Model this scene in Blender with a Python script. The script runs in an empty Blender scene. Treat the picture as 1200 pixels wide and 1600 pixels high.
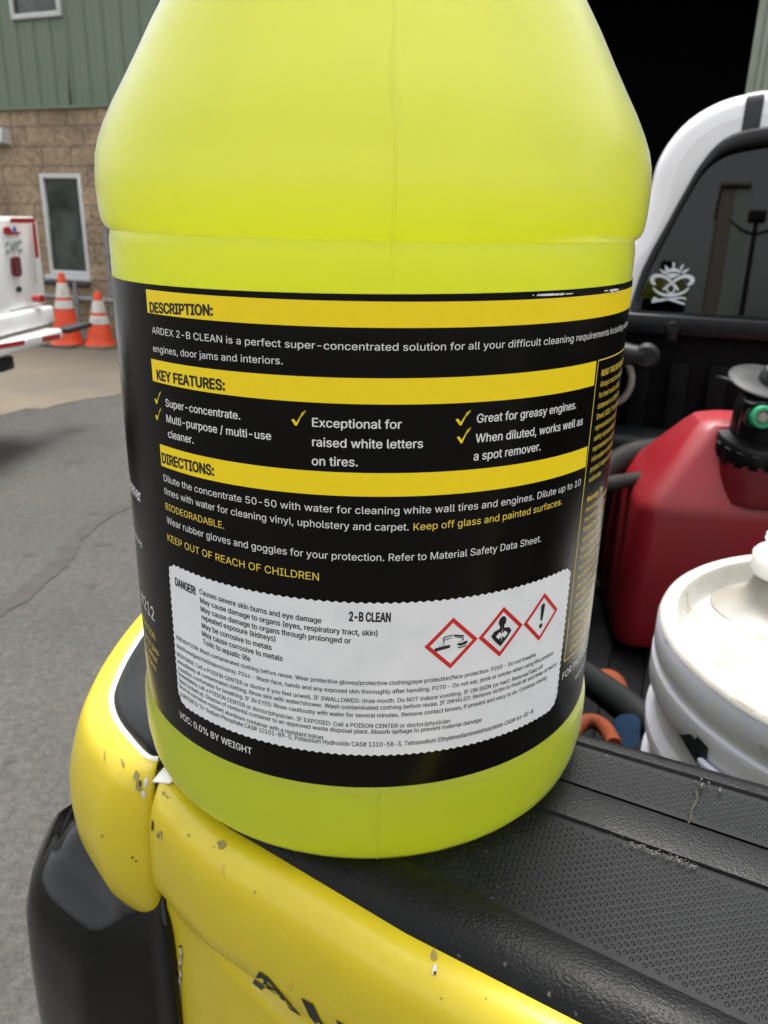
import bpy, bmesh, math, random, os
import mathutils, mathutils.geometry
from mathutils import Vector, Matrix
from mathutils.bvhtree import BVHTree
R = math.radians
random.seed(7)
SC = bpy.context.scene
COL = SC.collection

# ------------------------------------------------------------------ camera
F_PX, PITCH, ROLL, HC = 1255.0, R(20.2), R(-1.35), 0.178   # z = 0 is the tailgate top
GZ = -1.25                                                # ground level
_f = Vector((0, math.cos(PITCH), -math.sin(PITCH)))
_r0, _u0 = Vector((1, 0, 0)), Vector((0, math.sin(PITCH), math.cos(PITCH)))
_r = math.cos(ROLL) * _r0 - math.sin(ROLL) * _u0
_u = math.sin(ROLL) * _r0 + math.cos(ROLL) * _u0
CAM = Vector((0, 0, HC))
cd = bpy.data.cameras.new('camera')
cam = bpy.data.objects.new('camera', cd)
COL.objects.link(cam)
cam.matrix_world = Matrix(((_r.x, _u.x, -_f.x, 0), (_r.y, _u.y, -_f.y, 0), (_r.z, _u.z, -_f.z, HC), (0, 0, 0, 1)))
cd.sensor_fit = 'VERTICAL'
cd.sensor_height = 24
cd.sensor_width = 18
cd.lens = F_PX / 1600 * 24
cd.clip_start, cd.clip_end = 0.01, 2000
cd.dof.use_dof = True
cd.dof.focus_distance = 0.205
cd.dof.aperture_fstop = 22.0
SC.camera = cam
SC.render.resolution_x, SC.render.resolution_y = 768, 1024

# ------------------------------------------------------------------ light
SUN_AZ, SUN_EL = 12.0, 70.0          # azimuth to the right of +y, elevation
w = bpy.data.worlds.new('World')
SC.world = w
w.use_nodes = True
nt = w.node_tree
bg = nt.nodes['Background']
sky = nt.nodes.new('ShaderNodeTexSky')
sky.sky_type = 'NISHITA'
sky.sun_disc = False
sky.sun_elevation = R(SUN_EL)
sky.sun_rotation = R(SUN_AZ)
sky.dust_density = 4.0
sky.air_density = 1.0
sky.ozone_density = 1.0
hs = nt.nodes.new('ShaderNodeHueSaturation')
hs.inputs['Saturation'].default_value = 0.12
nt.links.new(sky.outputs[0], hs.inputs['Color'])
nt.links.new(hs.outputs[0], bg.inputs[0])
bg.inputs[1].default_value = 0.14
sl = bpy.data.lights.new('sun', 'SUN')
sl.energy = 1.5
sl.angle = R(20)
sl.color = (1, 0.96, 0.9)
so = bpy.data.objects.new('sun', sl)
COL.objects.link(so)
sd = Vector((math.sin(R(SUN_AZ)) * math.cos(R(SUN_EL)), math.cos(R(SUN_AZ)) * math.cos(R(SUN_EL)), math.sin(R(SUN_EL))))
so.rotation_euler = (-sd).to_track_quat('-Z', 'Y').to_euler()
so.location = (0, 0, 20)
SC.view_settings.view_transform = 'Standard'
SC.view_settings.look = 'None'
SC.view_settings.exposure = 1.42
SC.view_settings.gamma = 1
SC.view_settings.use_curve_mapping = False
SC.render.engine = 'CYCLES'
SC.cycles.use_denoising = True
SC.cycles.max_bounces = 14
SC.cycles.diffuse_bounces = 10
SC.cycles.glossy_bounces = 4
SC.cycles.transmission_bounces = 10
SC.cycles.transparent_max_bounces = 12
SC.cycles.sample_clamp_indirect = 6

# ------------------------------------------------------------------ projection helpers (pixel of the 1200x1600 photo -> place in the world)
def ray(px, py):
    return (_f * F_PX + _r * (px - 600) + _u * (800 - py)).normalized()

def onz(px, py, z=0.0):
    v = ray(px, py)
    return CAM + v * ((z - HC) / v.z)

def onplane(px, py, P, N):
    v = ray(px, py)
    return CAM + v * ((P - CAM).dot(N) / v.dot(N))

# truck axes
TA = R(20)
TN = Vector((math.sin(TA), math.cos(TA), 0))     # truck forward
TT = Vector((math.cos(TA), -math.sin(TA), 0))    # truck right
def tw(s, w_, z):
    return TT * s + TN * w_ + Vector((0, 0, z))

# ------------------------------------------------------------------ mesh helpers
def mesh_obj(name, verts, faces, mats, parent=None, midx=None, smooth=False, auto=None):
    me = bpy.data.meshes.new(name)
    me.from_pydata([tuple(v) for v in verts], [], faces)
    for m in (mats if isinstance(mats, (list, tuple)) else [mats]):
        me.materials.append(m)
    if midx:
        me.polygons.foreach_set('material_index', midx)
    if smooth:
        me.polygons.foreach_set('use_smooth', [True] * len(me.polygons))
    me.update()
    if auto is not None:
        bm = bmesh.new(); bm.from_mesh(me)
        bmesh.ops.remove_doubles(bm, verts=bm.verts, dist=1e-6)
        bmesh.ops.recalc_face_normals(bm, faces=bm.faces)
        bm.to_mesh(me); bm.free()
        me.polygons.foreach_set('use_smooth', [True] * len(me.polygons))
        me.set_sharp_from_angle(angle=R(auto))
    o = bpy.data.objects.new(name, me)
    COL.objects.link(o)
    if parent is not None:
        attach(o, parent)
    return o

WORLD = {}
def attach(o, parent):
    o.parent = parent
    o.matrix_parent_inverse = WORLD.get(parent.name, Matrix()).inverted()

def tag(o, label, cat, group=None, kind=None):
    o['label'] = label; o['category'] = cat
    if group: o['group'] = group
    if kind: o['kind'] = kind
    return o

def thing(name, label, cat, loc, group=None):
    o = bpy.data.objects.new(name, None)
    o.empty_display_size = 0.1
    COL.objects.link(o)
    o.location = loc
    WORLD[o.name] = Matrix.Translation(Vector(loc))
    return tag(o, label, cat, group)

def structure(o):
    o['kind'] = 'structure'
    return o

class MB:
    """collects geometry for one mesh"""
    def __init__(self):
        self.v, self.f, self.m = [], [], []
    def add(self, vs, fs, mi=0):
        b = len(self.v)
        self.v += [Vector(x) for x in vs]
        self.f += [[b + i for i in q] for q in fs]
        self.m += [mi] * len(fs)
    def box(self, c, e0, e1, e2, mi=0, bev=0.0):
        c, e0, e1, e2 = Vector(c), Vector(e0), Vector(e1), Vector(e2)
        if bev <= 0:
            vs = [c + a * e0 + b * e1 + d * e2 for a in (-1, 1) for b in (-1, 1) for d in (-1, 1)]
            self.add(vs, [(0, 1, 3, 2), (4, 6, 7, 5), (0, 4, 5, 1), (2, 3, 7, 6), (0, 2, 6, 4), (1, 5, 7, 3)], mi)
            return
        bm = bmesh.new()
        bmesh.ops.create_cube(bm, size=2)
        L = (e0.length, e1.length, e2.length)
        for v in bm.verts:
            v.co = Vector((v.co.x * L[0], v.co.y * L[1], v.co.z * L[2]))
        bmesh.ops.bevel(bm, geom=bm.edges[:], offset=min(bev, min(L) * .95), segments=3, profile=.5, affect='EDGES')
        n0, n1, n2 = e0.normalized(), e1.normalized(), e2.normalized()
        bm.verts.index_update()
        self.add([c + n0 * v.co.x + n1 * v.co.y + n2 * v.co.z for v in bm.verts], [[v.index for v in f.verts] for f in bm.faces], mi)
        bm.free()
    def grid(self, pts, mi=0, close_u=False, flip=False):
        """pts[i][j]"""
        nu, nv = len(pts), len(pts[0])
        vs = [p for row in pts for p in row]
        fs = []
        for i in range(nu if close_u else nu - 1):
            i2 = (i + 1) % nu
            for j in range(nv - 1):
                q = (i * nv + j, i2 * nv + j, i2 * nv + j + 1, i * nv + j + 1)
                fs.append(q[::-1] if flip else q)
        self.add(vs, fs, mi)
    def lathe(self, c, prof, n=48, axis=Vector((0, 0, 1)), mi=0, ang=None):
        axis = axis.normalized()
        x = axis.orthogonal().normalized(); y = axis.cross(x)
        rows = []
        for i in range(n):
            a = 2 * math.pi * i / n
            d = x * math.cos(a) + y * math.sin(a)
            rows.append([Vector(c) + d * r + axis * z for r, z in prof])
        self.grid(rows, mi, close_u=True)
    def tube(self, path, rad, n=10, mi=0, caps=True):
        path = [Vector(p) for p in path]
        rads = rad if isinstance(rad, (list, tuple)) else [rad] * len(path)
        t0 = (path[1] - path[0]).normalized()
        x = t0.orthogonal().normalized()
        rows = []
        for i, p in enumerate(path):
            t = (path[min(i + 1, len(path) - 1)] - path[max(i - 1, 0)]).normalized()
            x = (x - t * x.dot(t)).normalized()
            y = t.cross(x)
            rows.append([p + (x * math.cos(2 * math.pi * k / n) + y * math.sin(2 * math.pi * k / n)) * rads[i] for k in range(n + 1)])
        self.grid(rows, mi)
        if caps:
            self.add(rows[0][:-1], [list(range(n))], mi)
            self.add(rows[-1][:-1], [list(range(n))[::-1]], mi)
    def prism(self, poly, d, mi=0, mi_side=None):
        """closed polygon (list of points) pushed along vector d"""
        n = len(poly)
        a = [Vector(p) for p in poly]; b = [p + Vector(d) for p in a]
        self.add(a, [list(range(n))], mi)
        self.add(b, [list(range(n))[::-1]], mi)
        self.add(a + b, [(i, (i + 1) % n, n + (i + 1) % n, n + i) for i in range(n)], mi if mi_side is None else mi_side)
    def build(self, name, mats, parent=None, auto=35, smooth=False):
        return mesh_obj(name, self.v, self.f, mats, parent, self.m, smooth=smooth, auto=auto)

def smoothpoly(pts, it=2, closed=False):
    """Chaikin corner cutting"""
    P = [Vector(p) for p in pts]
    for _ in range(it):
        Q = []
        n = len(P)
        rng = range(n) if closed else range(n - 1)
        if not closed: Q.append(P[0])
        for i in rng:
            a, b = P[i], P[(i + 1) % n]
            Q += [a * .75 + b * .25, a * .25 + b * .75]
        if not closed: Q.append(P[-1])
        P = Q
    return P

def interp(x, xs, ys):
    if x <= xs[0]: return ys[0]
    for i in range(len(xs) - 1):
        if x <= xs[i + 1]:
            t = (x - xs[i]) / (xs[i + 1] - xs[i])
            return ys[i] + (ys[i + 1] - ys[i]) * t
    return ys[-1]

# ------------------------------------------------------------------ materials
def newmat(name):
    m = bpy.data.materials.new(name); m.use_nodes = True
    return m, m.node_tree, m.node_tree.nodes['Principled BSDF']

def N(nt, typ, **kw):
    n = nt.nodes.new(typ)
    for k, v in kw.items(): setattr(n, k, v)
    return n

def pm(name, col, rough=.5, metal=0, col2=None, scale=20, detail=6, lo=.35, hi=.65, bump=0, bscale=200, bdist=.001, rvar=0, spec=.5, coat=0, sss=0, extra=None):
    """principled material with noise-driven colour variation and bump"""
    m, nt, p = newmat(name)
    tc = N(nt, 'ShaderNodeTexCoord')
    p.inputs['Roughness'].default_value = rough
    p.inputs['Metallic'].default_value = metal
    p.inputs['Specular IOR Level'].default_value = spec
    p.inputs['Coat Weight'].default_value = coat
    p.inputs['Coat Roughness'].default_value = .05
    if sss:
        p.inputs['Subsurface Weight'].default_value = 1
        p.inputs['Subsurface Radius'].default_value = (1, 1, .6)
        p.inputs['Subsurface Scale'].default_value = sss
    p.inputs['Base Color'].default_value = (*col, 1)
    if col2 is not None or rvar:
        nz = N(nt, 'ShaderNodeTexNoise'); nz.inputs['Scale'].default_value = scale; nz.inputs['Detail'].default_value = detail
        nt.links.new(tc.outputs['Object'], nz.inputs['Vector'])
        mr = N(nt, 'ShaderNodeMapRange'); mr.inputs[1].default_value = lo; mr.inputs[2].default_value = hi
        nt.links.new(nz.outputs[0], mr.inputs[0])
        if col2 is not None:
            mx = N(nt, 'ShaderNodeMix', data_type='RGBA')
            mx.inputs[6].default_value = (*col, 1); mx.inputs[7].default_value = (*col2, 1)
            nt.links.new(mr.outputs[0], mx.inputs[0])
            nt.links.new(mx.outputs[2], p.inputs['Base Color'])
        if rvar:
            m2 = N(nt, 'ShaderNodeMapRange'); m2.inputs[3].default_value = rough; m2.inputs[4].default_value = rough + rvar
            nt.links.new(mr.outputs[0], m2.inputs[0]); nt.links.new(m2.outputs[0], p.inputs['Roughness'])
    if bump:
        nb = N(nt, 'ShaderNodeTexNoise'); nb.inputs['Scale'].default_value = bscale; nb.inputs['Detail'].default_value = 3
        nt.links.new(tc.outputs['Object'], nb.inputs['Vector'])
        bp = N(nt, 'ShaderNodeBump'); bp.inputs['Strength'].default_value = bump; bp.inputs['Distance'].default_value = bdist
        nt.links.new(nb.outputs[0], bp.inputs['Height']); nt.links.new(bp.outputs[0], p.inputs['Normal'])
    if extra: extra(m, nt, p, tc)
    return m

def speck(color, scale, thr, amt=1.0, dist='Object'):
    """extra: sparse dirt specks over the base colour"""
    def fn(m, nt, p, tc):
        src = p.inputs['Base Color'].links[0].from_socket if p.inputs['Base Color'].links else None
        nz = N(nt, 'ShaderNodeTexNoise'); nz.inputs['Scale'].default_value = scale; nz.inputs['Detail'].default_value = 4
        nt.links.new(tc.outputs['Object'], nz.inputs['Vector'])
        mr = N(nt, 'ShaderNodeMapRange'); mr.inputs[1].default_value = thr; mr.inputs[2].default_value = thr + .04
        mr.inputs[4].default_value = amt
        nt.links.new(nz.outputs[0], mr.inputs[0])
        mx = N(nt, 'ShaderNodeMix', data_type='RGBA')
        if src: nt.links.new(src, mx.inputs[6])
        else: mx.inputs[6].default_value = p.inputs['Base Color'].default_value
        mx.inputs[7].default_value = (*color, 1)
        nt.links.new(mr.outputs[0], mx.inputs[0]); nt.links.new(mx.outputs[2], p.inputs['Base Color'])
    return fn

def asphalt():
    m, nt, p = newmat('asphalt')
    tc = N(nt, 'ShaderNodeTexCoord')
    v = N(nt, 'ShaderNodeTexVoronoi'); v.inputs['Scale'].default_value = 230
    n1 = N(nt, 'ShaderNodeTexNoise'); n1.inputs['Scale'].default_value = 1.1; n1.inputs['Detail'].default_value = 8
    n2 = N(nt, 'ShaderNodeTexNoise'); n2.inputs['Scale'].default_value = 45; n2.inputs['Detail'].default_value = 6
    for x in (v, n1, n2): nt.links.new(tc.outputs['Object'], x.inputs['Vector'])
    r1 = N(nt, 'ShaderNodeValToRGB')
    r1.color_ramp.elements[0].position = .3; r1.color_ramp.elements[0].color = (.053, .0515, .047, 1)
    r1.color_ramp.elements[1].position = .7; r1.color_ramp.elements[1].color = (.074, .072, .065, 1)
    nt.links.new(n1.outputs[0], r1.inputs[0])
    r2 = N(nt, 'ShaderNodeValToRGB')
    r2.color_ramp.elements[0].position = .35; r2.color_ramp.elements[0].color = (.78, .78, .78, 1)
    r2.color_ramp.elements[1].position = .7; r2.color_ramp.elements[1].color = (1.2, 1.2, 1.18, 1)
    nt.links.new(n2.outputs[0], r2.inputs[0])
    mu = N(nt, 'ShaderNodeMix', data_type='RGBA', blend_type='MULTIPLY'); mu.inputs[0].default_value = 1
    nt.links.new(r1.outputs[0], mu.inputs[6]); nt.links.new(r2.outputs[0], mu.inputs[7])
    # stones: each voronoi cell its own tint
    sv = N(nt, 'ShaderNodeSeparateColor'); nt.links.new(v.outputs['Color'], sv.inputs[0])
    mr = N(nt, 'ShaderNodeMapRange'); mr.inputs[3].default_value = .76; mr.inputs[4].default_value = 1.26
    nt.links.new(sv.outputs[0], mr.inputs[0])
    m2 = N(nt, 'ShaderNodeMix', data_type='RGBA', blend_type='MULTIPLY'); m2.inputs[0].default_value = 1
    nt.links.new(mu.outputs[2], m2.inputs[6]); nt.links.new(mr.outputs[0], m2.inputs[7])
    n3 = N(nt, 'ShaderNodeTexNoise'); n3.inputs['Scale'].default_value = 5.5; n3.inputs['Detail'].default_value = 5
    nt.links.new(tc.outputs['Object'], n3.inputs['Vector'])
    m3 = N(nt, 'ShaderNodeMapRange'); m3.inputs[1].default_value = .63; m3.inputs[2].default_value = .72; m3.inputs[3].default_value = 1; m3.inputs[4].default_value = .55
    nt.links.new(n3.outputs[0], m3.inputs[0])
    m4 = N(nt, 'ShaderNodeMix', data_type='RGBA', blend_type='MULTIPLY'); m4.inputs[0].default_value = 1
    nt.links.new(m2.outputs[2], m4.inputs[6]); nt.links.new(m3.outputs[0], m4.inputs[7])
    nt.links.new(m4.outputs[2], p.inputs['Base Color'])
    p.inputs['Roughness'].default_value = .9
    bp = N(nt, 'ShaderNodeBump'); bp.inputs['Strength'].default_value = .7; bp.inputs['Distance'].default_value = .004
    nt.links.new(v.outputs['Distance'], bp.inputs['Height']); nt.links.new(bp.outputs[0], p.inputs['Normal'])
    return m

def block_wall_mat(u_axis):
    """split-face concrete block, 0.4 x 0.2 m courses with tooled joints"""
    m, nt, p = newmat('split_face_block')
    g = N(nt, 'ShaderNodeNewGeometry')
    dv = N(nt, 'ShaderNodeVectorMath', operation='DOT_PRODUCT'); dv.inputs[1].default_value = u_axis
    nt.links.new(g.outputs['Position'], dv.inputs[0])
    sx = N(nt, 'ShaderNodeSeparateXYZ'); nt.links.new(g.outputs['Position'], sx.inputs[0])
    cb = N(nt, 'ShaderNodeCombineXYZ'); nt.links.new(dv.outputs['Value'], cb.inputs[0]); nt.links.new(sx.outputs[2], cb.inputs[1])
    br = N(nt, 'ShaderNodeTexBrick'); br.offset = .5
    br.inputs['Scale'].default_value = 1; br.inputs['Brick Width'].default_value = .44; br.inputs['Row Height'].default_value = .22
    br.inputs['Mortar Size'].default_value = .011; br.inputs['Mortar Smooth'].default_value = .4; br.inputs['Bias'].default_value = 0
    br.inputs['Color1'].default_value = (.42, .315, .205, 1); br.inputs['Color2'].default_value = (.33, .245, .16, 1); br.inputs['Mortar'].default_value = (.27, .21, .145, 1)
    nt.links.new(cb.outputs[0], br.inputs['Vector'])
    n1 = N(nt, 'ShaderNodeTexNoise'); n1.inputs['Scale'].default_value = 16; n1.inputs['Detail'].default_value = 8
    n2 = N(nt, 'ShaderNodeTexNoise'); n2.inputs['Scale'].default_value = 2.2; n2.inputs['Detail'].default_value = 4
    for n_ in (n1, n2): nt.links.new(g.outputs['Position'], n_.inputs['Vector'])
    r = N(nt, 'ShaderNodeMapRange'); r.inputs[1].default_value = .3; r.inputs[2].default_value = .7; r.inputs[3].default_value = .74; r.inputs[4].default_value = 1.22
    nt.links.new(n1.outputs[0], r.inputs[0])
    r2 = N(nt, 'ShaderNodeMapRange'); r2.inputs[1].default_value = .3; r2.inputs[2].default_value = .7; r2.inputs[3].default_value = .72; r2.inputs[4].default_value = 1.2
    nt.links.new(n2.outputs[0], r2.inputs[0])
    mm = N(nt, 'ShaderNodeMath', operation='MULTIPLY'); nt.links.new(r.outputs[0], mm.inputs[0]); nt.links.new(r2.outputs[0], mm.inputs[1])
    mu = N(nt, 'ShaderNodeMix', data_type='RGBA', blend_type='MULTIPLY'); mu.inputs[0].default_value = 1
    nt.links.new(br.outputs[0], mu.inputs[6]); nt.links.new(mm.outputs[0], mu.inputs[7])
    nt.links.new(mu.outputs[2], p.inputs['Base Color'])
    p.inputs['Roughness'].default_value = .95
    ad = N(nt, 'ShaderNodeMath', operation='MULTIPLY_ADD'); ad.inputs[1].default_value = -.6
    nt.links.new(br.outputs['Fac'], ad.inputs[0]); nt.links.new(n1.outputs[0], ad.inputs[2])
    bp = N(nt, 'ShaderNodeBump'); bp.inputs['Strength'].default_value = .9; bp.inputs['Distance'].default_value = .04
    nt.links.new(ad.outputs[0], bp.inputs['Height']); nt.links.new(bp.outputs[0], p.inputs['Normal'])
    return m

def jug_plastic():
    """milky translucent polyethylene"""
    m, nt, p = newmat('milky_polyethylene')
    out = nt.nodes['Material Output']
    tc = N(nt, 'ShaderNodeTexCoord')
    nb = N(nt, 'ShaderNodeTexNoise'); nb.inputs['Scale'].default_value = 900; nb.inputs['Detail'].default_value = 2
    nt.links.new(tc.outputs['Object'], nb.inputs['Vector'])
    bp = N(nt, 'ShaderNodeBump'); bp.inputs['Strength'].default_value = .12; bp.inputs['Distance'].default_value = .0006
    nt.links.new(nb.outputs[0], bp.inputs['Height'])
    d = N(nt, 'ShaderNodeBsdfDiffuse'); d.inputs[0].default_value = (.90, .94, .16, 1)
    t = N(nt, 'ShaderNodeBsdfTranslucent'); t.inputs[0].default_value = (.98, .995, .26, 1)
    tr = N(nt, 'ShaderNodeBsdfTransparent'); tr.inputs[0].default_value = (.97, .98, .72, 1)
    m1 = N(nt, 'ShaderNodeMixShader'); m1.inputs[0].default_value = .84
    nt.links.new(d.outputs[0], m1.inputs[1]); nt.links.new(t.outputs[0], m1.inputs[2])
    m3 = N(nt, 'ShaderNodeMixShader'); m3.inputs[0].default_value = .02
    nt.links.new(m1.outputs[0], m3.inputs[1]); nt.links.new(tr.outputs[0], m3.inputs[2])
    gl = N(nt, 'ShaderNodeBsdfGlossy'); gl.inputs['Roughness'].default_value = .32
    fr = N(nt, 'ShaderNodeFresnel'); fr.inputs[0].default_value = 1.45
    m2 = N(nt, 'ShaderNodeMixShader')
    nt.links.new(fr.outputs[0], m2.inputs[0]); nt.links.new(m3.outputs[0], m2.inputs[1]); nt.links.new(gl.outputs[0], m2.inputs[2])
    for x in (gl, fr): nt.links.new(bp.outputs[0], x.inputs['Normal'])
    nt.links.new(m2.outputs[0], out.inputs['Surface'])
    return m

def liquid_mat():
    m, nt, p = newmat('yellow_green_liquid')
    out = nt.nodes['Material Output']
    tr = N(nt, 'ShaderNodeBsdfTransparent')
    nt.links.new(tr.outputs[0], out.inputs['Surface'])
    va = N(nt, 'ShaderNodeVolumeAbsorption')
    va.inputs[0].default_value = (.988, .997, .0, 1)
    va.inputs[1].default_value = 55
    nt.links.new(va.outputs[0], out.inputs['Volume'])
    return m

def tinted_glass(name, col, trans=.25, rough=.02, reflect_tint=0, ior=1.5):
    m, nt, p = newmat(name)
    out = nt.nodes['Material Output']
    tr = N(nt, 'ShaderNodeBsdfTransparent'); tr.inputs[0].default_value = (*[c * trans for c in col], 1)
    gl = N(nt, 'ShaderNodeBsdfGlossy'); gl.inputs['Roughness'].default_value = rough
    fr = N(nt, 'ShaderNodeFresnel'); fr.inputs[0].default_value = ior
    src = tr
    if reflect_tint:
        df = N(nt, 'ShaderNodeBsdfDiffuse'); df.inputs[0].default_value = (.20, .25, .22, 1)  # grey-green diffuse mixed in to paint the panes' reflections
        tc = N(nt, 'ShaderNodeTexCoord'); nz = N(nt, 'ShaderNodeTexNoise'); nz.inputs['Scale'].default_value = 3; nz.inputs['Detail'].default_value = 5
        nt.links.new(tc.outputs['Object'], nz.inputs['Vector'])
        mr = N(nt, 'ShaderNodeMapRange'); mr.inputs[1].default_value = .35; mr.inputs[2].default_value = .7; mr.inputs[3].default_value = reflect_tint * .5; mr.inputs[4].default_value = reflect_tint * 1.6
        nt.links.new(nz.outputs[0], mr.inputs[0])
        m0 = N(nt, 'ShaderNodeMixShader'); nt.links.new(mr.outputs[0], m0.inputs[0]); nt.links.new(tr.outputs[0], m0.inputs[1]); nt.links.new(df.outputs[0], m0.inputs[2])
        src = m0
    mx = N(nt, 'ShaderNodeMixShader')
    nt.links.new(fr.outputs[0], mx.inputs[0]); nt.links.new(src.outputs[0], mx.inputs[1]); nt.links.new(gl.outputs[0], mx.inputs[2])
    nt.links.new(mx.outputs[0], out.inputs['Surface'])
    return m

M = {}
M['asphalt'] = asphalt()
M['concrete'] = pm('worn_concrete', (.108, .095, .075), .92, col2=(.155, .128, .09), scale=1.3, detail=9, bump=.3, bscale=60, bdist=.004)
M['tar'] = pm('crack_tar', (.041, .039, .035), .9, col2=(.054, .052, .047), scale=12, bump=.4, bscale=80, bdist=.004)
M['siding'] = pm('green_siding', (.135, .185, .125), .45, col2=(.15, .20, .14), scale=3)
M['trim_green'] = pm('grey_green_trim', (.23, .27, .205), .5, col2=(.26, .3, .235), scale=5)
M['alu'] = pm('white_aluminium', (.55, .57, .57), .4, col2=(.6, .62, .62), scale=8)
M['glass'] = tinted_glass('window_glass', (.6, .75, .72), .6, .03, reflect_tint=.3)
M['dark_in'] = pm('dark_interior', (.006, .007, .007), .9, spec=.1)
M['room'] = pm('room_grey', (.16, .20, .17), .9, col2=(.22, .25, .22), scale=2)  # lightened and greenish, standing in for reflections in the panes
M['pipe'] = pm('galvanised_pipe', (.22, .22, .21), .55, metal=.3, col2=(.3, .3, .29), scale=15)
M['yellow'] = pm('yellow_vinyl_wrap', (.62, .490, .018), .26, col2=(.585, .455, .017), scale=55, detail=5, bump=.06, bscale=500, bdist=.0004, rvar=.12, coat=.1,
                 extra=speck((.36, .27, .04), 140, .68, .35))
M['white_paint'] = pm('white_paint', (.86, .86, .86), .25, col2=(.83, .83, .83), scale=6, coat=.5)
M['jamb'] = pm('chipped_white_jamb', (.72, .72, .72), .4, col2=(.10, .09, .07), scale=120, lo=.56, hi=.62)
M['gap'] = pm('seam_shade_and_chip_dark', (.02, .018, .01), .8)  # painted shade of the open seam, also the dark of cracks and chips
M['black_gloss'] = pm('smoked_lens', (.002, .002, .0022), .06, col2=(.003, .003, .0032), scale=30, spec=.36, rvar=.03)
M['rail'] = pm('black_rail_cap', (.005, .0058, .007), .30, spec=.3, col2=(.008, .009, .0105), scale=40, bump=.10, bscale=700, bdist=.0005, rvar=.1)
M['grain'] = pm('grained_black_plastic', (.0032, .0034, .0038), .33, spec=.18, col2=(.006, .0064, .0068), scale=60, bump=.45, bscale=1100, bdist=.0006, rvar=.14,
                extra=speck((.16, .15, .13), 260, .70, .5))
M['pad'] = pm('dimpled_black_plastic', (.0058, .0065, .0072), .40, spec=.17, col2=(.0095, .0105, .0112), scale=45, bump=.12, bscale=1200, bdist=.0003, rvar=.12,
              extra=speck((.20, .19, .17), 300, .72, .5))
M['dust'] = pm('pale_dust', (.16, .15, .13), .95, col2=(.05, .047, .043), scale=300)
M['liner'] = pm('bed_liner', (.003, .0033, .0035), .6, spec=.1, col2=(.006, .0064, .0067), scale=14, bump=.3, bscale=160, bdist=.002)
M['liner_grey'] = pm('scuffed_bed_liner', (.008, .009, .0095), .6, spec=.15, col2=(.014, .0155, .016), scale=9, bump=.2, bscale=120, bdist=.002)
M['hose'] = pm('dusty_black_hose', (.010, .0105, .010), .65, spec=.2, col2=(.03, .03, .028), scale=22)
M['black'] = pm('black_plastic', (.004, .004, .0045), .3, spec=.35, col2=(.008, .008, .0085), scale=30, rvar=.15)
M['greyblack'] = pm('worn_grey_plastic', (.016, .0175, .018), .5, spec=.25, col2=(.032, .034, .035), scale=40)
M['red'] = pm('red_polyethylene', (.31, .010, .019), .36, col2=(.25, .010, .016), scale=8, bump=.1, bscale=300, bdist=.0006, rvar=.15, sss=.004,
              extra=speck((.06, .012, .012), 9, .66, .6))
M['green'] = pm('green_button', (.02, .30, .13), .4)
M['pail'] = pm('white_pail_plastic', (.88, .88, .88), .38, col2=(.80, .80, .79), scale=12, bump=.08, bscale=200, bdist=.001, sss=.02,
               extra=speck((.36, .33, .26), 30, .66, .7))
M['lid'] = pm('grimy_white_lid', (.50, .49, .455), .5, col2=(.34, .325, .27), scale=16, lo=.45, hi=.72, bump=.25, bscale=90, bdist=.002, sss=.005,
              extra=speck((.27, .235, .16), 42, .61, .6))
M['spout'] = pm('translucent_grey_spout', (.30, .285, .245), .4, col2=(.24, .225, .19), scale=40)
M['orange'] = pm('orange_strap', (.20, .04, .011), .75, spec=.2, col2=(.14, .03, .010), scale=30)
M['blue'] = pm('blue_rag', (.003, .011, .026), .85, spec=.1, col2=(.004, .015, .034), scale=40)
M['cone_orange'] = pm('fluorescent_orange', (.85, .085, .022), .5, col2=(.70, .07, .02), scale=10, extra=speck((.22, .05, .03), 16, .62, .6))
M['cone_white'] = pm('reflective_white', (.66, .65, .60), .45, col2=(.45, .43, .38), scale=14, lo=.5, hi=.75)
M['cone_base'] = pm('black_rubber', (.03, .028, .025), .8, col2=(.07, .06, .045), scale=10)
M['cone_base_dusty'] = pm('dusty_rubber', (.15, .115, .07), .9, col2=(.08, .065, .045), scale=12)
M['tape_red'] = pm('red_reflective_tape', (.36, .02, .02), .4, col2=(.30, .02, .02), scale=30)
M['tape_white'] = pm('white_reflective_tape', (.62, .62, .62), .4)
M['tail_red'] = pm('red_lens', (.17, .012, .02), .2, coat=.6)
M['tyre'] = pm('tyre_rubber', (.012, .012, .012), .85)
M['rim'] = pm('wheel_steel', (.3, .3, .31), .4, metal=.8)
M['cab_glass'] = tinted_glass('privacy_glass', (.5, .55, .55), .10, .015, ior=1.5)
M['seal'] = pm('window_seal', (.014, .015, .016), .5, spec=.35, col2=(.02, .021, .022), scale=20)
M['stripe'] = pm('dark_grey_stripe', (.022, .022, .024), .35, spec=.4)
M['decal'] = pm('white_vinyl_decal', (.62, .66, .68), .5)
M['blk_vinyl'] = pm('black_vinyl', (.014, .013, .010), .4)
M['label'] = pm('black_label_film', (.003, .0028, .0022), .2, col2=(.0045, .004, .0033), scale=30, spec=.18, rvar=.06, bump=.10, bscale=60, bdist=.0012)
M['lab_yellow'] = pm('label_yellow_ink', (1.0, .74, .010), .4, spec=.3, col2=(.98, .715, .010), scale=260, detail=3, coat=.2)
M['lab_white'] = pm('label_white_ink', (.80, .80, .78), .3)
M['lab_gold'] = pm('label_gold_ink', (.88, .64, .08), .4)
M['ink'] = pm('black_ink', (.015, .014, .014), .4)
M['paper'] = pm('sticker_paper', (.84, .84, .84), .55, col2=(.78, .78, .79), scale=120, detail=3)
M['lab_red'] = pm('pictogram_red', (.62, .02, .022), .4)
M['backing'] = pm('white_label_backing', (.85, .86, .80), .8)
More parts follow.
